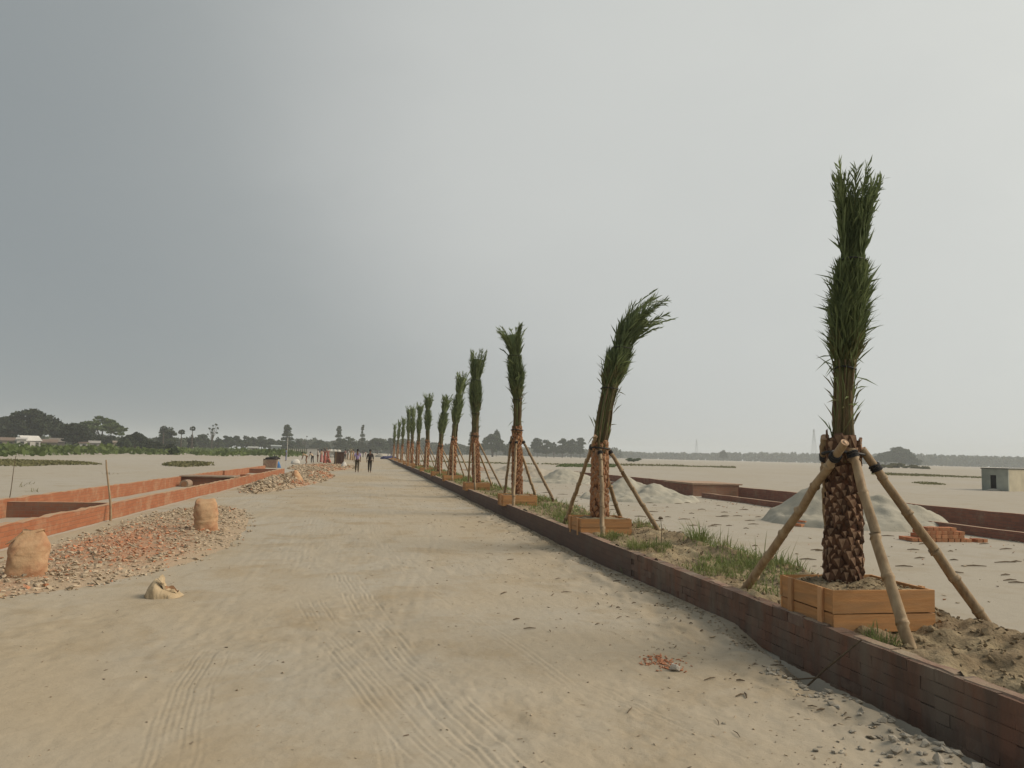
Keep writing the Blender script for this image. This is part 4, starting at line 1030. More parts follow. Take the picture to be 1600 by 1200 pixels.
# ------------------------------------------------------------------ grass and small plants
def blades(items, m, name, parent=None):
    """items: root, direction, length, width, droop"""
    V = []; F = []; b = 0
    for p, az, l, w, el, dr in items:
        p = np.array(p); d = np.array([math.cos(az)*math.cos(el), math.sin(az)*math.cos(el), math.sin(el)]); s = np.array([-math.sin(az), math.cos(az), 0])*w
        m1 = p+d*l*.5; t = p+d*l+np.array([math.cos(az)*.25*dr*l, math.sin(az)*.25*dr*l, -dr*l*.5])
        V += [p-s*.5, p+s*.5, m1+s*.45, m1-s*.45, t]; F += [(b, b+1, b+2, b+3), (b+3, b+2, b+4)]; b += 5
    me = bpy.data.meshes.new(name); me.from_pydata([tuple(x) for x in V], [], F); me.materials.append(m); me.update()
    return link_mesh(name, me, parent)
its = []; rb = random.Random(12)
def dens(x, y): return float(vnoise(np.array([x/.55+9]), np.array([y/.7]), 55)[0])+.18*math.sin(y*.9)
while len(its) < 13000:
    y = 6.6+60*rb.random()**2.0; x = rb.uniform(3.66, 5.2)
    d = dens(x, y)
    bias = -.30 if y < 8.3 else (.02 if y < 14 else .12)
    if d+bias < rb.uniform(-.1, .45): continue
    l = rb.uniform(.05, .19)*(1+y/60.)
    its.append(((x, y, gz_at(x, y)-.01), rb.uniform(0, 6.28), l, rb.uniform(.004, .009)*(1+y/14.), rb.uniform(.5, 1.45), rb.uniform(0, .9)))
tag(blades(its, M['grass'], 'grass'), 'patchy weedy grass on the planting strip', kind='stuff')
def tuft(label, x, y, n, lmin, lmax, spread, wide=.007, el=(.7, 1.5)):
    it = []
    for _ in range(n):
        r = spread*rb.random()**.6; a = rb.uniform(0, 6.28); px_, py_ = x+r*math.cos(a), y+r*math.sin(a)
        it.append(((px_-x, py_-y, gz_at(px_, py_)-gz_at(x, y)-.01), a+rb.uniform(-.7, .7), rb.uniform(lmin, lmax), wide*rb.uniform(.7, 1.3), rb.uniform(*el), rb.uniform(.1, 1.0)))
    o = blades(it, M['grass'], 'grass_tuft'); o.location = (x, y, gz_at(x, y)); return tag(o, label, 'grass tuft', 'tufts of long grass on the planting strip')
tuft('bright low green tuft at the kerb by the first planter box', 3.73, 5.18, 170, .06, .17, .13, .006)
tuft('tall fan of long grass blades at the back edge of the bed', 4.95, 11.0, 190, .2, .5, .22, .010)
tuft('loose arching grass blades behind the road side prop of the first palm', 4.85, 8.9, 60, .2, .48, .34, .009, (.6, 1.4))
tuft('thick green grass clump on the kerb edge before the second palm', 3.85, 10.4, 420, .08, .24, .36, .008)
tuft('green weedy clump at the kerb beside the second planter box', 3.86, 11.9, 260, .08, .22, .24, .009)
tuft('small dark green weed just behind the first palm prop foot', 4.75, 8.15, 90, .06, .2, .18, .012, (.2, 1.0))
tuft('sparse stalks standing alone between the two first palms', 4.65, 9.75, 24, .15, .42, .2, .007, (1.0, 1.5))
# dead seed stalk
mb = MB(); mb.tube([(0, 0, 0), (.01, 0, .25), (-.005, .01, .40)], [.006, .005, .003], 5); mb.box((-.005, .01, .41), (.045, .045, .03), jit=.01)
tag(mb.build('dry_stalk', M['debris'], loc=(4.12, 10.5, gz_at(4.12, 10.5))), 'thin dead weed stalk with a dark seed head by the kerb', 'weed')
mb = MB(); mb.tube([(3.47, 5.02, .36), (3.40, 5.12, .24), (3.33, 5.25, .10), (3.24, 5.36, -.06)], [.006, .008, .009, .007], 6)
mb.tube([(3.30, 5.28, .03), (3.18, 5.42, -.02), (3.05, 5.66, .02)], [.006, .006, .004], 5)
tag(mb.build('dry_twig', M['debris']), 'forked dry twig leaning on the dark kerb from the sand', 'twig')
# stakes stuck in the sand by the drain
def stake(label, x, y, lean, h, r0, r1, m, z=0.0):
    mb = MB(); n = 9; pts = []; rad = []
    for i in range(n):
        t = i/(n-1); pts.append((lean[0]*t+.02*math.sin(t*5), lean[1]*t, h*t-.05)); rad.append((r0+(r1-r0)*t)*(1.18 if i % 2 else 1))
    mb.tube(pts, rad, 7); return tag(mb.build('stake', M[m], loc=(x, y, gz_at(x, y)+z)), label, 'stake', 'marking stakes by the orange drain')
stake('leaning bamboo stake standing before the orange drain wall', -5.30, 17.6, (-.25, .3, 0), 1.32, .026, .014, 'bamboo')
stake('thin dark upright rod stuck in sand beyond the orange drain', -7.95, 19.1, (.10, .1, 0), 1.36, .010, .006, 'debris')

# ------------------------------------------------------------------ people on the road and at the rubble
def skin_mesh(verts, edges, radii, root, sub=1):
    me = bpy.data.meshes.new('skin'); me.from_pydata([tuple(v) for v in verts], edges, []); o = bpy.data.objects.new('skin', me); COL.objects.link(o)
    md = o.modifiers.new('s', 'SKIN'); md.use_smooth_shade = True; md.branch_smoothing = .3
    for i, r in enumerate(radii): me.skin_vertices[0].data[i].radius = r if hasattr(r, '__len__') else (r, r)
    for i in range(len(verts)): me.skin_vertices[0].data[i].use_root = (i == root)
    sd = o.modifiers.new('d', 'SUBSURF'); sd.levels = sub; sd.render_levels = sub
    dg = bpy.context.evaluated_depsgraph_get(); ev = o.evaluated_get(dg)
    m2 = bpy.data.meshes.new_from_object(ev); bpy.data.objects.remove(o); bpy.data.meshes.remove(me); return m2
POSES = {
 # hip height, torso lean (forward = +y), head nod, arms (shoulder->elbow->hand offsets), legs (knee, foot offsets)
 'walk':  dict(hip=.93, lean=.05, arms=[((-.05, -.10, -.27), (-.01, .02, -.25)), ((.05, .09, -.27), (.01, .10, -.22))], legs=[((0, .14, -.43), (0, .06, -.44)), ((0, -.02, -.45), (0, -.18, -.41))]),
 'stand': dict(hip=.94, lean=.02, arms=[((-.05, .0, -.28), (.0, .03, -.25)), ((.05, .0, -.28), (.0, .03, -.25))], legs=[((-.02, .02, -.45), (-.02, -.01, -.44)), ((.02, .02, -.45), (.02, -.01, -.44))]),
 'bend':  dict(hip=.90, lean=1.05, arms=[((-.03, .06, -.27), (0, .06, -.25)), ((.03, .06, -.27), (0, .08, -.25))], legs=[((-.04, .08, -.42), (-.02, -.10, -.42)), ((.04, .08, -.42), (.02, -.10, -.42))]),
 'sit':   dict(hip=.20, lean=.35, arms=[((-.06, .12, -.20), (.06, .18, -.06)), ((.06, .12, -.20), (-.06, .18, -.06))], legs=[((-.10, .33, .22), (.02, .0, -.36)), ((.10, .33, .22), (-.02, .0, -.36))]),
 'carry': dict(hip=.94, lean=.03, arms=[((-.16, .03, .16), (.09, .02, .26)), ((.16, .03, .16), (-.09, .02, .26))], legs=[((-.01, .10, -.44), (0, .02, -.44)), ((.01, -.03, -.45), (0, -.12, -.43))]),
}
def person(label, x, y, rz, pose, shirt, lower, skirt=False, hair=True, scarf=None, long=False, group='people working at the rubble', s=1.0, lowershirt=None):
    P = POSES[pose]; V = Vector; root = empty('person', (x, y, gz_at(x, y)), rz); root.scale = (s, s, s); tag(root, label, 'person', group)
    hip = V((0, 0, P['hip'])); ln = P['lean']; up = V((0, math.sin(ln), math.cos(ln))); fw = V((0, math.cos(ln), -math.sin(ln)))
    waist = hip+up*.15; chest = hip+up*.36; neck = hip+up*.53; ln2 = ln*.55; up2 = V((0, math.sin(ln2), math.cos(ln2))); hb_ = neck+up2*.08; head = neck+up2*.16+fw*.015; top = neck+up2*.25
    v = [hip, waist, chest, neck, hb_, head, top]; e = [(0, 1), (1, 2), (2, 3), (3, 4), (4, 5), (5, 6)]; r = [(.135, .105), (.12, .095), (.15, .105), (.05, .05), (.058, .06), (.078, .092), (.055, .065)]
    sh = []; hp = []
    for k, sx in enumerate((-1, 1)):
        s0 = chest+up*.11+V((sx*.175, 0, 0)); el = s0+V(P['arms'][k][0]); ha = el+V(P['arms'][k][1]); d = (ha-el).normalized()
        b = len(v); v += [s0, el, ha, ha+d*.09, ha+d*.15]; e += [(2, b), (b, b+1), (b+1, b+2), (b+2, b+3), (b+3, b+4)]; r += [.055, .040, .028, (.042, .020), (.018, .010)]; sh.append((s0, el, ha))
        h0 = hip+V((sx*.085, 0, -.04)); kn = h0+V(P['legs'][k][0]); ft = kn+V(P['legs'][k][1]); ft.z = max(ft.z, .06)
        b = len(v); v += [h0, kn, ft, ft+V((0, .10, -.035)), ft+V((0, .16, -.04))]; e += [(0, b), (b, b+1), (b+1, b+2), (b+2, b+3), (b+3, b+4)]; r += [.085, .055, .036, (.040, .026), (.030, .018)]; hp.append((h0, kn, ft))
    me = skin_mesh(v, e, r, 0); me.materials.append(M['skin']); link_mesh('body', me, root)
    # shirt
    k = .40 if not long else .92
    vs_ = [hip+up*(-.06 if not long else -.10), waist, chest, chest+up*.13]; es_ = [(0, 1), (1, 2), (2, 3)]; rs_ = [(.16, .125), (.145, .115), (.17, .125), (.085, .075)]
    for s0, el, ha in sh:
        b = len(vs_); cuff = s0.lerp(el, .85) if not long else el.lerp(ha, .6); vs_ += [s0, s0.lerp(el, .5), cuff] if not long else [s0, el, cuff]
        es_ += [(2, b), (b, b+1), (b+1, b+2)]; rs_ += [.075, .066, .064] if not long else [.072, .058, .050]
    ms = skin_mesh(vs_, es_, rs_, 0); ms.materials.append(cloth(shirt)); link_mesh('shirt', ms, root)
    if skirt:
        mb = MB(); n = 14; ring = []
        feet = (hp[0][2]+hp[1][2])/2; kn = (hp[0][1]+hp[1][1])/2
        path = [(hip+up*.10, .145, .115), (hip, .185, .16), (kn, .21, .18), (V((feet.x, feet.y, max(.05, feet.z))), .23, .20)]
        vv = []
        for c, a, b_ in path: vv += [c+V((math.cos(2*math.pi*q/n)*a*(1+.06*math.sin(5*q)), math.sin(2*math.pi*q/n)*b_, 0)) for q in range(n)]
        mb.add(vv, [(i*n+q, i*n+(q+1) % n, (i+1)*n+(q+1) % n, (i+1)*n+q) for i in range(3) for q in range(n)]); mb.build('skirt', cloth(lower), root, smooth=True)
    else:
        vt = [hip+up*.06]; et = []; rt = [(.148, .118)]
        for h0, kn, ft in hp:
            b = len(vt); vt += [h0, kn, ft+V((0, 0, .05))]; et += [(0, b), (b, b+1), (b+1, b+2)]; rt += [.100, .072, .058]
        mt = skin_mesh(vt, et, rt, 0); mt.materials.append(cloth(lower)); link_mesh('trousers', mt, root)
    bm = bmesh.new(); bmesh.ops.create_uvsphere(bm, u_segments=12, v_segments=8, radius=.098)
    for q in bm.verts: q.co.z = q.co.z*1.12 if q.co.z > -.02 else q.co.z*(1.5 if scarf else .8)
    for q in bm.verts: q.co.y = q.co.y*1.05 - (.022 if not scarf else .015)
    mh = bpy.data.meshes.new('hair'); bm.to_mesh(mh); bm.free(); mh.materials.append(cloth(scarf) if scarf else M['hair']); mh.polygons.foreach_set('use_smooth', [True]*len(mh.polygons))
    link_mesh('headscarf' if scarf else 'hair', mh, root, loc=head+up2*.03)
    return root
# the two men on the road
person('man in light purple shirt and dark trousers walking on the road', -.9, 59.0, .05, 'walk', (.30, .24, .42), (.085, .07, .045), group='men walking along the road')
person('man in black shirt and dark trousers walking on the road', .03, 59.6, -.05, 'walk', (.035, .027, .025), (.05, .042, .032), group='men walking along the road', long=True)
# pale shirt tail under the purple shirt
TAN, RED, WHT, DRK, BRN, BLU, PNK = (.42, .30, .18), (.42, .13, .10), (.55, .53, .50), (.05, .04, .04), (.24, .14, .09), (.12, .17, .38), (.45, .20, .18)
CROWD = [
 (447, 720, 'stand', (.13, .18, .40), (.16, .19, .33), 0, None, 'worker in blue shirt standing beyond the end of the brick drain'),
 (479, 724, 'bend', TAN, BRN, 0, None, 'worker in tan clothes stooping over the stones behind the grey rubble'),
 (488, 723, 'bend', (.48, .36, .25), DRK, 0, None, 'dark haired worker in cream shirt bending down beside the rubble'),
 (496, 722, 'stand', (.50, .42, .36), BRN, 0, None, 'worker with white cap cloth standing behind the bending workers'),
 (502, 722, 'stand', (.40, .27, .19), PNK, 1, None, 'worker in pinkish brown wrap standing behind the woman in red'),
 (507, 724, 'carry', RED, RED, 1, None, 'woman in red sari with arms raised beside the rubble'),
 (512, 720, 'carry', (.30, .10, .09), (.33, .11, .08), 1, None, 'woman in maroon sari with arms raised behind the one in red'),
 (516, 725, 'sit', (.46, .15, .11), (.46, .16, .12), 1, (.42, .14, .10), 'woman in dull red sari crouching beside the dark crate'),
 (539, 719, 'stand', (.20, .12, .12), DRK, 0, None, 'person in dark shirt standing behind the dark crate'),
 (543, 719, 'stand', (.50, .46, .42), (.40, .30, .22), 1, None, 'person in white shirt and tan wrap beside the dark crate'),
 (548, 720, 'carry', (.48, .33, .16), (.44, .31, .18), 1, (.50, .38, .20), 'worker in ochre clothes and cloth head wrap among the crowd'),
 (552, 720, 'stand', (.40, .28, .20), (.47, .36, .22), 1, None, 'dark haired worker in beige wrap standing just before the walking men'),
 (567, 715, 'stand', (.10, .09, .10), (.08, .08, .09), 0, None, 'small far person in dark clothes between the two walking men'),
 (571, 713, 'stand', (.45, .30, .26), (.3, .22, .2), 0, None, 'tiny far person in pale pink shirt down the road'),
 (606, 716, 'sit', (.55, .54, .52), (.10, .11, .22), 0, None, 'person in white sitting on the far kerb end by the blue tarpaulin'),
 (611, 715, 'stand', (.08, .08, .10), (.10, .10, .14), 0, None, 'person in black standing at the far kerb end'),
 (614, 715, 'stand', (.52, .50, .48), (.12, .13, .25), 0, None, 'person in white shirt standing at the far kerb end'),
]
def ground_px(px, py):
    d = _f + _right*((px-800)/1200.) + _up*((600-py)/1200.); t = -CAM_H/d.z; return d.x*t, d.y*t
for px, py, pose, sh_, lo_, sk, sc_, lab in CROWD:
    x, y = ground_px(px, py)
    person(lab, x, y, random.uniform(-1.5, 1.5), pose, sh_, lo_, bool(sk), True, sc_)
# dark crate, tarpaulin, drum, pier, sacks by the workers
x, y = ground_px(530, 727)
cr = empty('crate', (x, y, gz_at(x, y)), .1); tag(cr, 'tall dark brown boarded crate standing on the road among the workers', 'crate')
for k in range(6):
    mb = MB(); mb.box((0, 0, 0), (.16, .9, 1.38), jit=.01); put('board', mb.mesh('board', cloth((.085, .05, .04))), cr, (0, 0, 0), (-.45+.165*k, 0, .70))
mb = MB(); mb.box((0, 0, 0), (.05, .05, 1.55), jit=.005); put('pale_batten', mb.mesh('pale_batten', M['bamboo']), cr, (0, 0, 0), (-.42, -.49, .72))
mb = MB(); mb.box((0, 0, 0), (1.05, .98, .05), jit=.01); put('lid', mb.mesh('lid', cloth((.10, .07, .055))), cr, (0, 0, 0), (0, 0, 1.42))
def lumpy(name, label, cat, x, y, r, m, seed, grp=None):
    bm = bmesh.new(); bmesh.ops.create_icosphere(bm, subdivisions=3, radius=1)
    for q in bm.verts:
        n = fbm(np.array([q.co.x*1.7+seed]), np.array([q.co.y*1.7+q.co.z]), seed, 3)[0]; q.co = Vector((q.co.x*r[0], q.co.y*r[1], max(-.02, q.co.z*r[2])))*(1+.5*float(n))
    me = bpy.data.meshes.new(name); bm.to_mesh(me); bm.free(); me.materials.append(m); me.polygons.foreach_set('use_smooth', [True]*len(me.polygons))
    return tag(link_mesh(name, me, loc=(x, y, gz_at(x, y)-.02)), label, cat, grp)
x, y = ground_px(519, 716); y += 6; sp = empty('sack_pile', (x, y, gz_at(x, y))); tag(sp, 'long pile of white sacks behind the dark crate and women', 'sack pile')
for k in range(16):
    r_ = k//6; bm = bmesh.new(); bmesh.ops.create_icosphere(bm, subdivisions=2, radius=1); mw = bpy.data.meshes.new('white_sack')
    for q in bm.verts: q.co = Vector((q.co.x*.55, q.co.y*.42, q.co.z*.36))*(1+.12*random.uniform(-1, 1))
    bm.to_mesh(mw); bm.free(); mw.materials.append(M['white_stone']); put('white_sack', mw, sp, (0, 0, 0), (-1.9+.75*(k % 6)+.3*r_+random.uniform(-.1, .1), random.uniform(-.3, .3), .3+.52*r_), rz=random.uniform(-.4, .4))
x, y = ground_px(494, 711); 
mb = MB(); mb.box((0, 0, 1.0), (3.2, 2.5, 2.0), jit=.1); mb.box((0, 0, 2.1), (3.6, 2.9, .15), jit=.05, mi=1); tag(mb.build('white_hut', [M['white_stone'], M['slab']], loc=(x-1, y, 0)), 'small white hut behind the crowd at the rubble', 'hut')
x, y = ground_px(441, 731); lumpy('blue_bundle', 'bright blue plastic bundle on the drain wall end', 'bundle', x-.5, y, (.42, .35, .75), cloth((.07, .19, .42)), 6)
x, y = ground_px(427, 731)
mb = MB(); mb.box((0, 0, .36), (1.1, .9, .74), jit=.02); mb.box((0, 0, .75), (1.14, .94, .05), jit=.01, mi=1)
tag(mb.build('masonry_block', [M['kerb_top'], M['mortar']], loc=(x-.25, y, gz_at(x, y)-.02)), 'tan masonry block at the end of the orange drain', 'block')
lumpy('dark_jacket', 'dark jacket thrown over the tan masonry block', 'jacket', x-.1, y, (.5, .35, .22), M['hair'], 8).location.z = gz_at(x, y)+.76
mb = MB(); mb.tube([(0, 0, -.1), (.02, 0, 2.6)], [.03, .025], 6); tag(mb.build('white_pole', M['white_stone'], loc=(x+.95, y+1, 0)), 'slim white pole standing beside the blue bundle', 'pole')
x, y = ground_px(607, 718); lumpy('blue_tarpaulin', 'dark blue tarpaulin over goods at the far kerb end', 'tarpaulin', x, y, (1.7, 1.6, .8), cloth((.045, .05, .13)), 9)
for k, (px, py, w_) in enumerate([(588, 714, 2.0), (596, 714.5, 1.7), (581, 713.6, 1.6)]):
    x, y = ground_px(px, py); lumpy('sand_mound', ['pale mound of sand at the far end of the road', 'pale mound next to the blue tarpaulin far down the road', 'low pale mound beyond the walking men'][k], 'sand heap', x, y, (w_, 2.0, .9), M['ground'], 20+k, 'pale mounds at the far road end')
mb = MB(); x, y = ground_px(600, 724)
# loose hollow brick pieces behind the second palm
x, y = ground_px(745, 735); heap('low brick coloured mound behind the fourth palm', x, y, [(0, 0, .5, .4)], 1.8, 31, M['kerb_top'])

# ------------------------------------------------------------------ pump house half buried in the sand
def pump_house():
    a = ground_px(1576, 768); Mx = Vector((a[0], a[1], 0)); view = Vector((a[0], a[1], 0)).normalized(); perp = Vector((view.y, -view.x, 0))
    c25, s25 = math.cos(R(24)), math.sin(R(24)); u = -perp*c25 + view*s25; w = perp*s25 + view*c25       # u: front wall to the far corner, w: side wall
    h = empty('pump_house', Mx); tag(h, 'small grey flat roofed concrete pump house half buried in sand', 'pump house')
    L1_, L2_, H_ = 1.62, 4.6, 1.42; t = .12
    def panel(mb, d, n, s0, s1, z0, z1, th=.12, mi=0):
        p = [d*s0, d*s1, d*s1+n*th, d*s0+n*th]; v = [(q.x, q.y, z0) for q in p]+[(q.x, q.y, z1) for q in p]
        mb.add(v, [(3, 2, 1, 0), (4, 5, 6, 7), (0, 1, 5, 4), (1, 2, 6, 5), (2, 3, 7, 6), (3, 0, 4, 7)], mi)
    mb = MB(); n = w
    panel(mb, u, n, 0, .72, -.3, H_); panel(mb, u, n, 1.08, L1_, -.3, H_); panel(mb, u, n, .72, 1.08, 1.02, H_); mb.build('front_wall', M['plaster'], h)
    mb = MB(); panel(mb, w, u, .122, L2_, -.3, H_-.001); mb.build('side_wall', M['plaster_warm'], h)
    mb = MB(); b = MB(); 
    v0 = u*(L1_-.12); p = [v0+w*.122, v0+w*L2_, v0+w*L2_+u*.12, v0+w*.122+u*.12]; mb.add([(q.x, q.y, z) for z in (-.3, H_-.001) for q in p], [(3, 2, 1, 0), (4, 5, 6, 7), (0, 1, 5, 4), (1, 2, 6, 5), (2, 3, 7, 6), (3, 0, 4, 7)]); mb.build('side_wall', M['plaster'], h)
    mb = MB(); panel(mb, u, w, .721, 1.079, -.2, 1.018, .03); o = mb.build('doorway_shade', M['dark'], h); o.location = w*.05  # added dark panel: shade of the open doorway put into its colour
    mb = MB(); p = [-u*.04-w*.05, u*(L1_+.04)-w*.05, u*(L1_+.04)+w*(L2_+.05), -u*.04+w*(L2_+.05)]
    mb.add([(q.x, q.y, z) for z in (H_+.001, H_+.06) for q in p], [(0, 1, 2, 3), (7, 6, 5, 4), (4, 5, 1, 0), (5, 6, 2, 1), (6, 7, 3, 2), (7, 4, 0, 3)]); mb.build('roof_slab', M['slab'], h)
    return Mx+u*.9-w*.15
_d = pump_house()
lumpy('sand_drift', 'small sand drift against the pump house doorway', 'sand heap', _d.x, _d.y-.1, (.45, .30, .16), M['ground'], 30)

# ------------------------------------------------------------------ trees, scrub and far woods
def leaf_quads(centres, size, rng, squash=.7):
    n = len(centres); a = rng.normal(size=(n, 3)); a /= np.linalg.norm(a, axis=1)[:, None]; b = rng.normal(size=(n, 3)); b -= a*(a*b).sum(1)[:, None]; b /= np.linalg.norm(b, axis=1)[:, None]
    s = size*rng.uniform(.6, 1.4, n)[:, None]; c = np.asarray(centres)
    v = np.stack([c-a*s-b*s*squash*.5, c+a*s*.2-b*s*squash, c+a*s+b*s*squash*.4, c-a*s*.3+b*s*squash], 1).reshape(-1, 3)
    return v, np.arange(n*4).reshape(-1, 4)
def clump_points(cl, n, rng, shell=.62):
    """points spread through ellipsoid clumps (cx, cy, cz, rx, ry, rz), thicker near their skins"""
    w = np.array([c[3]*c[4]+c[3]*c[5] for c in cl]); w /= w.sum(); idx = rng.choice(len(cl), n, p=w); C = np.array(cl)[idx]
    d = rng.normal(size=(n, 3)); d /= np.linalg.norm(d, axis=1)[:, None]; r = shell+(1.04-shell)*rng.random(n)**.6
    d[:, 2] = np.where(d[:, 2] < -.35, d[:, 2]*.5, d[:, 2])
    return C[:, :3]+d*r[:, None]*C[:, 3:]
def tree(label, x, y, h, w, kind, m, seed, name='tree', group='trees beyond the sand fields', dens=1.0, leaf=None):
    rng = np.random.default_rng(seed); o = empty(name, (x, y, 0)); tag(o, label, 'tree', group)
    cl = []; mb = MB(); tw = max(.12, w*.03)
    if kind == 'broad':
        for k in range(64):
            a = rng.uniform(0, 6.28); u = rng.random(); r = w*.44*u**.5; zt = h*(.36+.60*max(0, 1-(r/(w*.46))**1.7)*rng.uniform(.9, 1.0)); lo = h*.20
            zz = zt-.04*h if k % 2 else lo+(zt-lo)*rng.uniform(.25, .95)
            cl.append((r*math.cos(a), r*math.sin(a)*.8, zz, w*.115*rng.uniform(.6, 1.25), w*.11, h*.085*rng.uniform(.7, 1.3)))
        for k in range(7):
            c = cl[k*4]; mb.tube([(0, 0, h*.12), (c[0]*.4, c[1]*.4, h*.35), (c[0]*.9, c[1]*.9, c[2])], [tw*.55, tw*.35, tw*.12], 6)
    elif kind == 'umbrella':
        for k in range(44):
            a = rng.uniform(0, 6.28); r = w*.47*rng.random()**.5; zz = h*(.95-.30*(r/(w*.5))**2)-rng.random()*h*.30
            cl.append((r*math.cos(a), r*math.sin(a), zz, w*.11*rng.uniform(.7, 1.2), w*.10, h*.06*rng.uniform(.7, 1.3)))
        for k in range(9):
            c = cl[k*2]; mb.tube([(0, 0, h*.18), (c[0]*.35, c[1]*.35, h*.45), (c[0]*.95, c[1]*.95, c[2])], [tw*.5, tw*.3, tw*.1], 6)
    elif kind == 'tall':
        for k in range(34):
            t = rng.random(); ww = w*.5*(.45+.55*math.sin(math.pi*(t*.85+.12))); a = rng.uniform(0, 6.28)
            cl.append((ww*.6*math.cos(a), ww*.6*math.sin(a), h*(.25+.68*t), ww*rng.uniform(.45, .7), ww*.5, h*.075))
    elif kind == 'stacked':
        for zc, ww in ((.93, .34), (.85, .45), (.74, .38), (.62, .62), (.48, .8), (.32, 1.0), (.18, 1.0)):
            for q in range(3): a = rng.uniform(0, 6.28); cl.append((w*.5*ww*.45*math.cos(a), w*.5*ww*.45*math.sin(a), h*zc, w*.5*ww*.62, w*.5*ww*.6, h*.075))
    elif kind == 'bush':
        for k in range(34):
            a = rng.uniform(0, 6.28); r = w*.42*rng.random()**.6; cl.append((r*math.cos(a), r*math.sin(a), h*(.08+.80*rng.random()**.7*(1-.6*(r/(w*.5))**1.5)), w*.13*rng.uniform(.6, 1.3), w*.12, h*.12*rng.uniform(.7, 1.3)))
    elif kind == 'palmyra':
        cl.append((0, 0, h-.55*w, w*.5, w*.5, w*.5)); tw = .22
    elif kind == 'bare':
        for k in range(16):
            a = rng.uniform(0, 6.28); t = rng.uniform(.45, 1); r = w*.5*rng.random(); e = (r*math.cos(a), r*math.sin(a), h*t); mb.tube([(0, 0, h*.3), (e[0]*.4, e[1]*.4, h*(.3+.35*t)), e], [tw*.6, tw*.4, tw*.2], 5); cl.append((*e, w*.07, w*.07, h*.04))
    top = h*(.9 if kind in ('tall', 'stacked', 'palmyra') else .5)
    mb.tube([(0, 0, -.3), (w*.01, 0, top*.35), (-w*.01, 0, top*.7), (0, 0, top)], [tw*1.3, tw, tw*.8, tw*.4], 7); mb.build('trunk', M['bark'], o)
    leaf = leaf or max(.22, min(w, h)*.042)
    area = sum(c[3]*c[5]+c[3]*c[4] for c in cl)*6; n = int(min(6500, max(200, area/(leaf*leaf)*.75*dens)))
    if kind == 'bare': n = 260
    v, q = leaf_quads(clump_points(cl, n, rng, .62 if kind != 'bare' else .1), leaf, rng); link_mesh('crown', np_mesh('crown', v, q, m, smooth=False), o)
    return o
def T(px, top, wpx, D, kind, m, label, seed, name='tree', **k):
    x = at(px, D); dep = x*math.sin(R(CAM_AZ))+D*math.cos(R(CAM_AZ)); h = zpx(px, top, D); return tree(label, x, D, h, wpx*dep/1200., kind, M[m], seed, name, **k)
T(52, 636, 108, 285, 'broad', 'leaf_dark', 'huge dark spreading rain tree above the white roofed house', 1, 'rain_tree')
T(2, 655, 46, 300, 'broad', 'leaf_dark', 'dark tree at the picture edge beside the huge rain tree', 2)
T(118, 661, 38, 262, 'tall', 'leaf_dark', 'dense blackish tree between the rain tree and the light green one', 3)
T(97, 668, 26, 290, 'bush', 'leaf_dark', 'dark bushy tree tucked under the edge of the rain tree', 4)
T(161, 650, 64, 300, 'umbrella', 'leaf_light', 'light green umbrella crowned tree past the dense blackish one', 5, 'umbrella_tree')
T(143, 671, 44, 285, 'bush', 'leaf_dark', 'dark undergrowth tree below the light green umbrella tree', 6)
T(176, 678, 40, 290, 'bush', 'leaf_dark', 'low dark tree right under the light green crown edge', 7)
T(213, 674, 46, 262, 'broad', 'leaf_dark', 'rounded dark tree alone past the umbrella tree', 8)
T(197, 684, 26, 240, 'bush', 'leaf_mid', 'small green bushy tree before the rounded dark tree', 9)
T(240, 687, 46, 235, 'bush', 'leaf_dark', 'wide dark bush beside the rounded dark tree', 10, 'bush')
T(264, 667, 26, 330, 'tall', 'leaf_mid', 'grey green upright tree beside the two palmyra palms', 11)
T(257, 665, 11, 320, 'palmyra', 'leaf_dark', 'palmyra palm poking above the grey green upright tree', 12, 'palmyra_palm')
T(285, 671, 9.5, 320, 'palmyra', 'leaf_dark', 'palmyra palm with round dark head, lower of the two standing free', 13, 'palmyra_palm')
T(302, 666, 8.5, 320, 'palmyra', 'leaf_dark', 'palmyra palm with round dark head, higher of the two standing free', 14, 'palmyra_palm')
T(302, 676, 15, 325, 'bush', 'leaf_dark', 'small dark tree below the higher palmyra palm', 15)
T(333, 662, 22, 380, 'bare', 'leaf_mid', 'thin half bare tree with open twigs above the wood', 16, 'bare_tree')
T(268, 691, 22, 215, 'bush', 'leaf_dark', 'dark shrub before the grey green upright tree', 17, 'bush')
T(275, 699, 16, 150, 'bush', 'leaf_mid', 'leafy shrub standing alone at the sand edge', 18, 'bush')
kinds = ['broad', 'bush', 'tall', 'broad', 'bush', 'bush', 'tall', 'broad', 'bush']
for k, (px, tp, w_) in enumerate([(318, 678, 30), (342, 682, 26), (357, 681, 20), (372, 680, 24), (386, 678, 22), (398, 681, 22), (411, 681, 20), (424, 684, 24), (437, 687, 20)]):
    T(px, tp, w_, 400+8*k, kinds[k], 'leaf_mid', '%s tree of the dark wood, %s from the bare tree towards the stacked tree' % (['rounded', 'low', 'upright', 'broad', 'dense', 'bushy', 'pointed', 'spreading', 'last low'][k], ORD[k]), 30+k)
T(450, 664, 27, 430, 'stacked', 'leaf_mid', 'tall tree of stacked clumps rising past the wood end', 50)
T(468, 684, 22, 470, 'bush', 'leaf_mid', 'hazy low tree beside the stacked clump tree', 51)
T(478, 681, 14, 480, 'bare', 'leaf_mid', 'thin feathery tree beyond the stacked clump tree', 52, 'bare_tree')
T(502, 687, 32, 480, 'broad', 'leaf_mid', 'flat topped hazy tree above the crowd at the rubble', 53)
T(531, 666, 18, 460, 'stacked', 'leaf_mid', 'tall tapering tree above the dark crate', 54)
T(545, 681, 34, 450, 'broad', 'leaf_mid', 'dense tree joined to the tall tapering tree', 55)
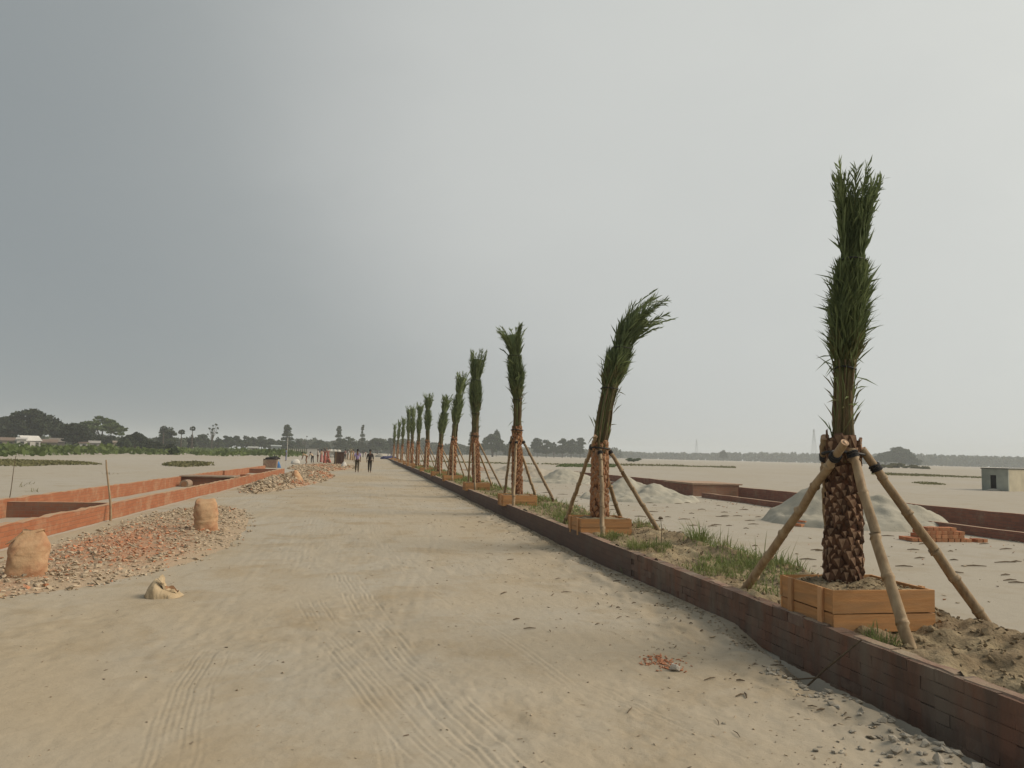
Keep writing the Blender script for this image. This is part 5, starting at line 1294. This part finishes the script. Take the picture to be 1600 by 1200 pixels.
T(568, 664, 12, 470, 'stacked', 'leaf_mid', 'slender tall tree above the man in black', 56)
T(566, 690, 26, 480, 'bush', 'leaf_mid', 'low hazy tree behind the walking men', 57)
T(592, 683, 36, 470, 'broad', 'leaf_mid', 'broad hazy tree at the end of the road', 58)
T(614, 684, 30, 480, 'broad', 'leaf_mid', 'broad hazy tree behind the last palms of the row', 59)
T(636, 690, 30, 560, 'bush', 'leaf_mid', 'hazy low tree behind the tenth palm', 60)
T(663, 692, 26, 640, 'broad', 'leaf_mid', 'hazy low tree seen between sixth and eighth palms', 61)
T(690, 694, 30, 680, 'bush', 'leaf_mid', 'hazy low tree behind the sixth palm', 62)
T(738, 675, 12, 520, 'stacked', 'leaf_mid', 'slim hazy tree just behind the fourth palm', 63)
T(725, 692, 30, 620, 'bush', 'leaf_mid', 'hazy low wood tree behind the fifth palm', 64)
T(772, 678, 44, 500, 'broad', 'leaf_mid', 'large rounded hazy tree between the third and fourth palms', 65)
T(778, 670, 11, 505, 'tall', 'leaf_mid', 'small crown rising above the large rounded hazy tree', 66)
T(800, 688, 26, 520, 'bush', 'leaf_mid', 'hazy bushy tree touching the third palm trunk', 67)
for k, (px, tp, w_, kd) in enumerate([(842, 684, 18, 'tall'), (856, 687, 18, 'tall'), (868, 690, 16, 'broad'), (881, 685, 18, 'tall'), (895, 686, 17, 'tall'), (909, 684, 17, 'tall')]):
    T(px, tp, w_, 540+6*k, kd, 'leaf_mid', '%s tree of the hazy grove between the second and third palms' % ['first tall', 'second slim', 'low rounded', 'middle upright', 'fifth dense', 'last tall'][k], 70+k)
T(1386, 706, 40, 600, 'broad', 'leaf_mid', 'lower shoulder tree of the hazy clump on the open plain', 80)
T(1408, 697, 52, 600, 'broad', 'leaf_mid', 'largest tree of the hazy clump on the open plain', 81)
T(1424, 709, 32, 610, 'bush', 'leaf_mid', 'small end tree of the hazy clump on the open plain', 82)
T(1133, 703, 14, 900, 'broad', 'woods', 'lone rounded far tree breaking the hazy horizon', 83)
T(993, 714, 24, 270, 'bush', 'leaf_light', 'green bush mound alone on the field behind the second palm', 84, 'bush')
for k, (px, w_, tp, D) in enumerate([(1382, 26, 725, 240), (1404, 30, 723, 260), (1428, 24, 726, 250), (1447, 18, 728, 240)]):
    T(px, tp, w_, D, 'bush', 'strip', '%s olive bush on the plain before the hazy tree clump' % ['first', 'second and widest', 'third', 'last little'][k], 90+k, 'bush')

def mass(name, label, pts, size, m, seed):
    rng = np.random.default_rng(seed); v, q = leaf_quads(np.array(pts), size, rng); return tag(link_mesh(name, np_mesh(name, v, q, m, smooth=False)), label, kind='stuff')
def woods(px0, px1, D, tops, n, size, seed, label, depth=40):
    rng = np.random.default_rng(seed); P = []
    for _ in range(n):
        px = rng.uniform(px0, px1); tp = np.interp(px, [t[0] for t in tops], [t[1] for t in tops]); h = zpx(px, tp, D)*(1+.55*float(vnoise(np.array([px/7.+seed]), np.array([1.3]), 5)[0])+.25*float(vnoise(np.array([px/2.5]), np.array([4.3]), 6)[0]))
        P.append((at(px, D), D+rng.uniform(-depth, depth), h*rng.random()**.7))
    return mass('far_woods', label, P, size, M['woods'], seed)
woods(-60, 330, 420, [(-60, 684), (330, 688)], 5200, 1.5, 1, 'hazy wood behind the village trees')
woods(430, 720, 640, [(430, 691), (520, 692), (620, 689), (720, 697)], 5200, 1.8, 2, 'hazy wood across the end of the road')
woods(690, 960, 900, [(690, 699), (960, 704)], 4200, 2.2, 3, 'blue hazy wood behind the palm row')
woods(930, 1440, 1150, [(930, 706), (1080, 709), (1200, 710), (1440, 712)], 6500, 2.6, 4, 'faint blue wood line along the plain')
woods(1300, 1760, 950, [(1300, 716), (1430, 713), (1520, 714), (1600, 717), (1760, 722)], 7000, 2.4, 5, 'blue hazy wood ridge beyond the pump house')
# green scrub and grass strips on the fields
def patch(name, label, poly_px, n, hmax, size, m, seed):
    rng = np.random.default_rng(seed); g = [ground_px(*p) for p in poly_px]; xs = [p[0] for p in g]; ys_ = [p[1] for p in g]; P = []
    while len(P) < n:
        x, y = rng.uniform(min(xs), max(xs)), rng.uniform(min(ys_), max(ys_))
        if not inside((x, y), g): continue
        d = float(fbm(np.array([x/9.+seed]), np.array([y/14.]), seed, 3)[0])
        if d < -.22+.25*rng.random() and rng.random() < .8: continue
        P.append((x, y, gz_at(x, y)+hmax*max(.1, .45+1.1*d)*rng.random()**.8))
    v, q = leaf_quads(np.array(P), size, rng); return tag(link_mesh(name, np_mesh(name, v, q, m, smooth=False)), label, kind='stuff')
patch('scrub', 'wide green scrub before the village trees', [(-40, 714), (60, 713.5), (100, 711.5), (200, 710.5), (270, 712), (300, 710), (300, 701), (-40, 697.5)], 17000, 1.7, .40, M['scrub'], 3)
patch('scrub', 'bright green scrub by the crowd end of the drain', [(300, 712), (345, 714.5), (400, 713), (440, 716), (470, 714), (480, 709), (440, 706), (300, 701.5)], 9000, 1.6, .38, M['scrub'], 4)
patch('grass_strip', 'olive grass strip on the sand before the village', [(-30, 727), (30, 729), (90, 727), (150, 726.5), (165, 726), (120, 722), (60, 721), (-30, 720)], 3000, .22, .09, M['strip'], 5)
patch('grass_strip', 'small grassy hump on the sand behind the orange drain', [(252, 728), (290, 730), (335, 727.5), (310, 724), (280, 723)], 1500, .50, .11, M['strip'], 6)
patch('grass_strip', 'thin grass line across the plain behind the second palm', [(640, 722), (820, 726), (1000, 728.5), (1150, 731), (1150, 729.6), (1000, 726.8), (820, 724.4), (640, 721)], 2600, .28, .16, M['strip'], 7)
patch('grass_strip', 'bright grass patch on the plain between second and third palms', [(868, 730), (960, 731), (965, 727), (880, 726)], 2200, .22, .15, M['scrub'], 8)
patch('grass_strip', 'dark grass line leading to the pump house', [(1362, 742), (1450, 744.5), (1545, 748), (1545, 746), (1450, 741.5), (1362, 739)], 2400, .22, .12, M['strip'], 9)
patch('grass_strip', 'two small flat weed patches before the pump house', [(1425, 754), (1445, 757.5), (1480, 758), (1470, 755), (1440, 752.5)], 400, .08, .07, M['strip'], 10)
# sparse dots of weed on the sand field by the drain
its = []
for k in range(60):
    px, py = random.choice([(45, 757), (52, 768), (205, 770), (172, 741), (700, 760), (30, 760)]); x, y = ground_px(px+random.gauss(0, 8), py+random.gauss(0, 1))
    if -8 < x < -5: continue
    its.append(((x, y, gz_at(x, y)), random.uniform(0, 6.28), random.uniform(.1, .3), .02, random.uniform(.3, 1.3), .4))
tag(blades(its, M['strip'], 'field_weeds'), 'sparse weeds on the sand beyond the drain', kind='stuff')

# ------------------------------------------------------------------ village houses, pylons
def house(px, base, wpx, hw, hr, D, label, wall, roof, depth=5, gable=False, win=2, rz=0.0):
    x = at(px, D); dep = x*math.sin(R(CAM_AZ))+D*math.cos(R(CAM_AZ)); w = wpx*dep/1200.
    o = empty('house', (x, D, 0), -math.atan2(x, D)+rz); tag(o, label, 'house', 'village houses under the trees')
    mb = MB(); mb.box((0, 0, hw/2-.1), (w, depth, hw+.2)); mb.build('wall', M[wall] if isinstance(wall, str) else cloth(wall), o)
    mb = MB(); e = .35
    if gable: v = [(-w/2-e, -depth/2-e, hw), (w/2+e, -depth/2-e, hw), (w/2+e, depth/2+e, hw), (-w/2-e, depth/2+e, hw), (-w/2-e, 0, hw+hr), (w/2+e, 0, hw+hr)]; f = [(0, 1, 5, 4), (2, 3, 4, 5), (0, 4, 3), (1, 2, 5), (3, 2, 1, 0)]
    else: v = [(-w/2-e, -depth/2-e, hw), (w/2+e, -depth/2-e, hw), (w/2+e, depth/2+e, hw+.1), (-w/2-e, depth/2+e, hw+.1), (-w/2-e, -depth/2-e, hw+hr*.4), (w/2+e, -depth/2-e, hw+hr*.4), (w/2+e, depth/2+e, hw+hr), (-w/2-e, depth/2+e, hw+hr)]; f = [(3, 2, 1, 0), (4, 5, 6, 7), (0, 1, 5, 4), (1, 2, 6, 5), (2, 3, 7, 6), (3, 0, 4, 7)]
    mb.add(v, f); mb.build('roof', M[roof] if isinstance(roof, str) else cloth(roof), o)
    for k in range(win):
        mb = MB(); mb.box((0, 0, 0), (.9, .08, 1.1)); put('window', mb.mesh('window', M['dark']), o, (0, 0, 0), (-w/2+w*(k+.5)/win+.2, -depth/2-.02, hw*.55))
    return o
WR, RUST, MUD = (.52, .51, .48), (.20, .15, .12), (.27, .23, .18)
house(47, 697, 26, 2.3, 1.6, 262, 'white walled house with bright tin roof under the rain tree', WR, (.62, .61, .58), 4, True, 2, .5)
house(36, 698, 12, 2.6, .6, 250, 'small pale annex before the tin roofed house', WR, WR, 3, False, 1)
house(10, 697, 26, 2.2, 1.0, 262, 'tan mud house at the picture edge below the dark tree', MUD, RUST, 4, True, 2)
house(76, 697, 26, 1.9, 1.1, 268, 'low tan house with rusty roof beside the tin roofed one', (.34, .30, .22), RUST, 4, True, 1)
house(92, 696, 20, 2.2, 1.3, 280, 'brown roofed dark house under the rain tree edge', (.12, .11, .10), (.21, .19, .17), 4, True, 0)
house(133, 697, 12, 1.9, .5, 262, 'small whitish hut below the umbrella tree', WR, RUST, 3, False, 1)
house(150, 696, 14, 2.1, .8, 275, 'grey tin hut below the umbrella tree', (.30, .29, .27), (.33, .32, .30), 3, True, 1)
house(190, 697, 18, 2.3, .7, 262, 'tan flat roofed house between umbrella tree and rounded dark tree', (.38, .33, .25), (.30, .25, .2), 4, False, 1)
house(301, 697, 8, 2.6, .7, 330, 'tiny white house below the higher palmyra palm', WR, WR, 3, False, 1)
house(293, 688, 10, 5.2, .5, 400, 'grey roof showing between trees below the palmyra palms', (.16, .18, .16), (.40, .41, .40), 3, False, 0)
house(398, 700, 14, 1.7, .6, 300, 'low pale hut behind the bright green scrub', (.45, .45, .40), (.42, .44, .42), 3, False, 1)
house(434, 700, 14, 2.6, .6, 330, 'pale blue low shed by the stacked clump tree', (.33, .38, .38), (.40, .44, .44), 4, False, 2)
def fence(px0, px1, D, label):
    o = empty('fence', (at(px0, D), D, 0)); tag(o, label, 'fence'); x1 = at(px1, D)-at(px0, D); n = 12
    for k in range(n+1):
        mb = MB(); mb.box((0, 0, .9), (.25, .2, 1.9)); put('post', mb.mesh('post', M['plaster_warm']), o, (0, 0, 0), (x1*k/n, 0, 0))
    mb = MB(); mb.box((x1/2, 0, .35), (x1, .12, .9)); mb.build('base_wall', M['plaster_warm'], o)
fence(455, 492, 300, 'pale post fence across the field behind the crowd')
def pylon(px, top, D, label, wd):
    x = at(px, D); h = zpx(px, top, D); o = empty('power_pylon', (x, D, 0), .6); tag(o, label, 'pylon', 'lattice pylons on the horizon')
    mb = MB(); lv = [0, .2, .36, .5, .62, .72, .81, .9, 1.0]; hwid = lambda t: wd*(1-t)**1.15*.5+.35; t_ = .05
    for sx, sy in ((1, 1), (1, -1), (-1, 1), (-1, -1)): mb.tube([(sx*hwid(t), sy*hwid(t), h*t) for t in lv], t_*1.5, 4)
    for a, b in zip(lv, lv[1:]):
        A, B = hwid(a), hwid(b)
        for s in (-1, 1):
            mb.tube([(-A, s*A, h*a), (B, s*B, h*b)], t_, 3); mb.tube([(A, s*A, h*a), (-B, s*B, h*b)], t_, 3)
            mb.tube([(s*A, -A, h*a), (s*B, B, h*b)], t_, 3); mb.tube([(s*A, A, h*a), (s*B, -B, h*b)], t_, 3)
    mb.build('tower', M['steel'], o)
    for t in (.72, .83, .94):
        m2 = MB(); l = wd*.55
        for s in (-1, 1): m2.tube([(0, 0, h*t+1.0), (s*l, 0, h*t)], t_, 4); m2.tube([(0, 0, h*t-.6), (s*l, 0, h*t)], t_, 4)
        m2.build('cross_arm', M['steel'], o)
pylon(1275, 671, 720, 'taller hazy lattice pylon beside the first palm trunk', 5.8)
pylon(1091, 687, 1150, 'fainter lattice pylon farther along the horizon', 5.5)
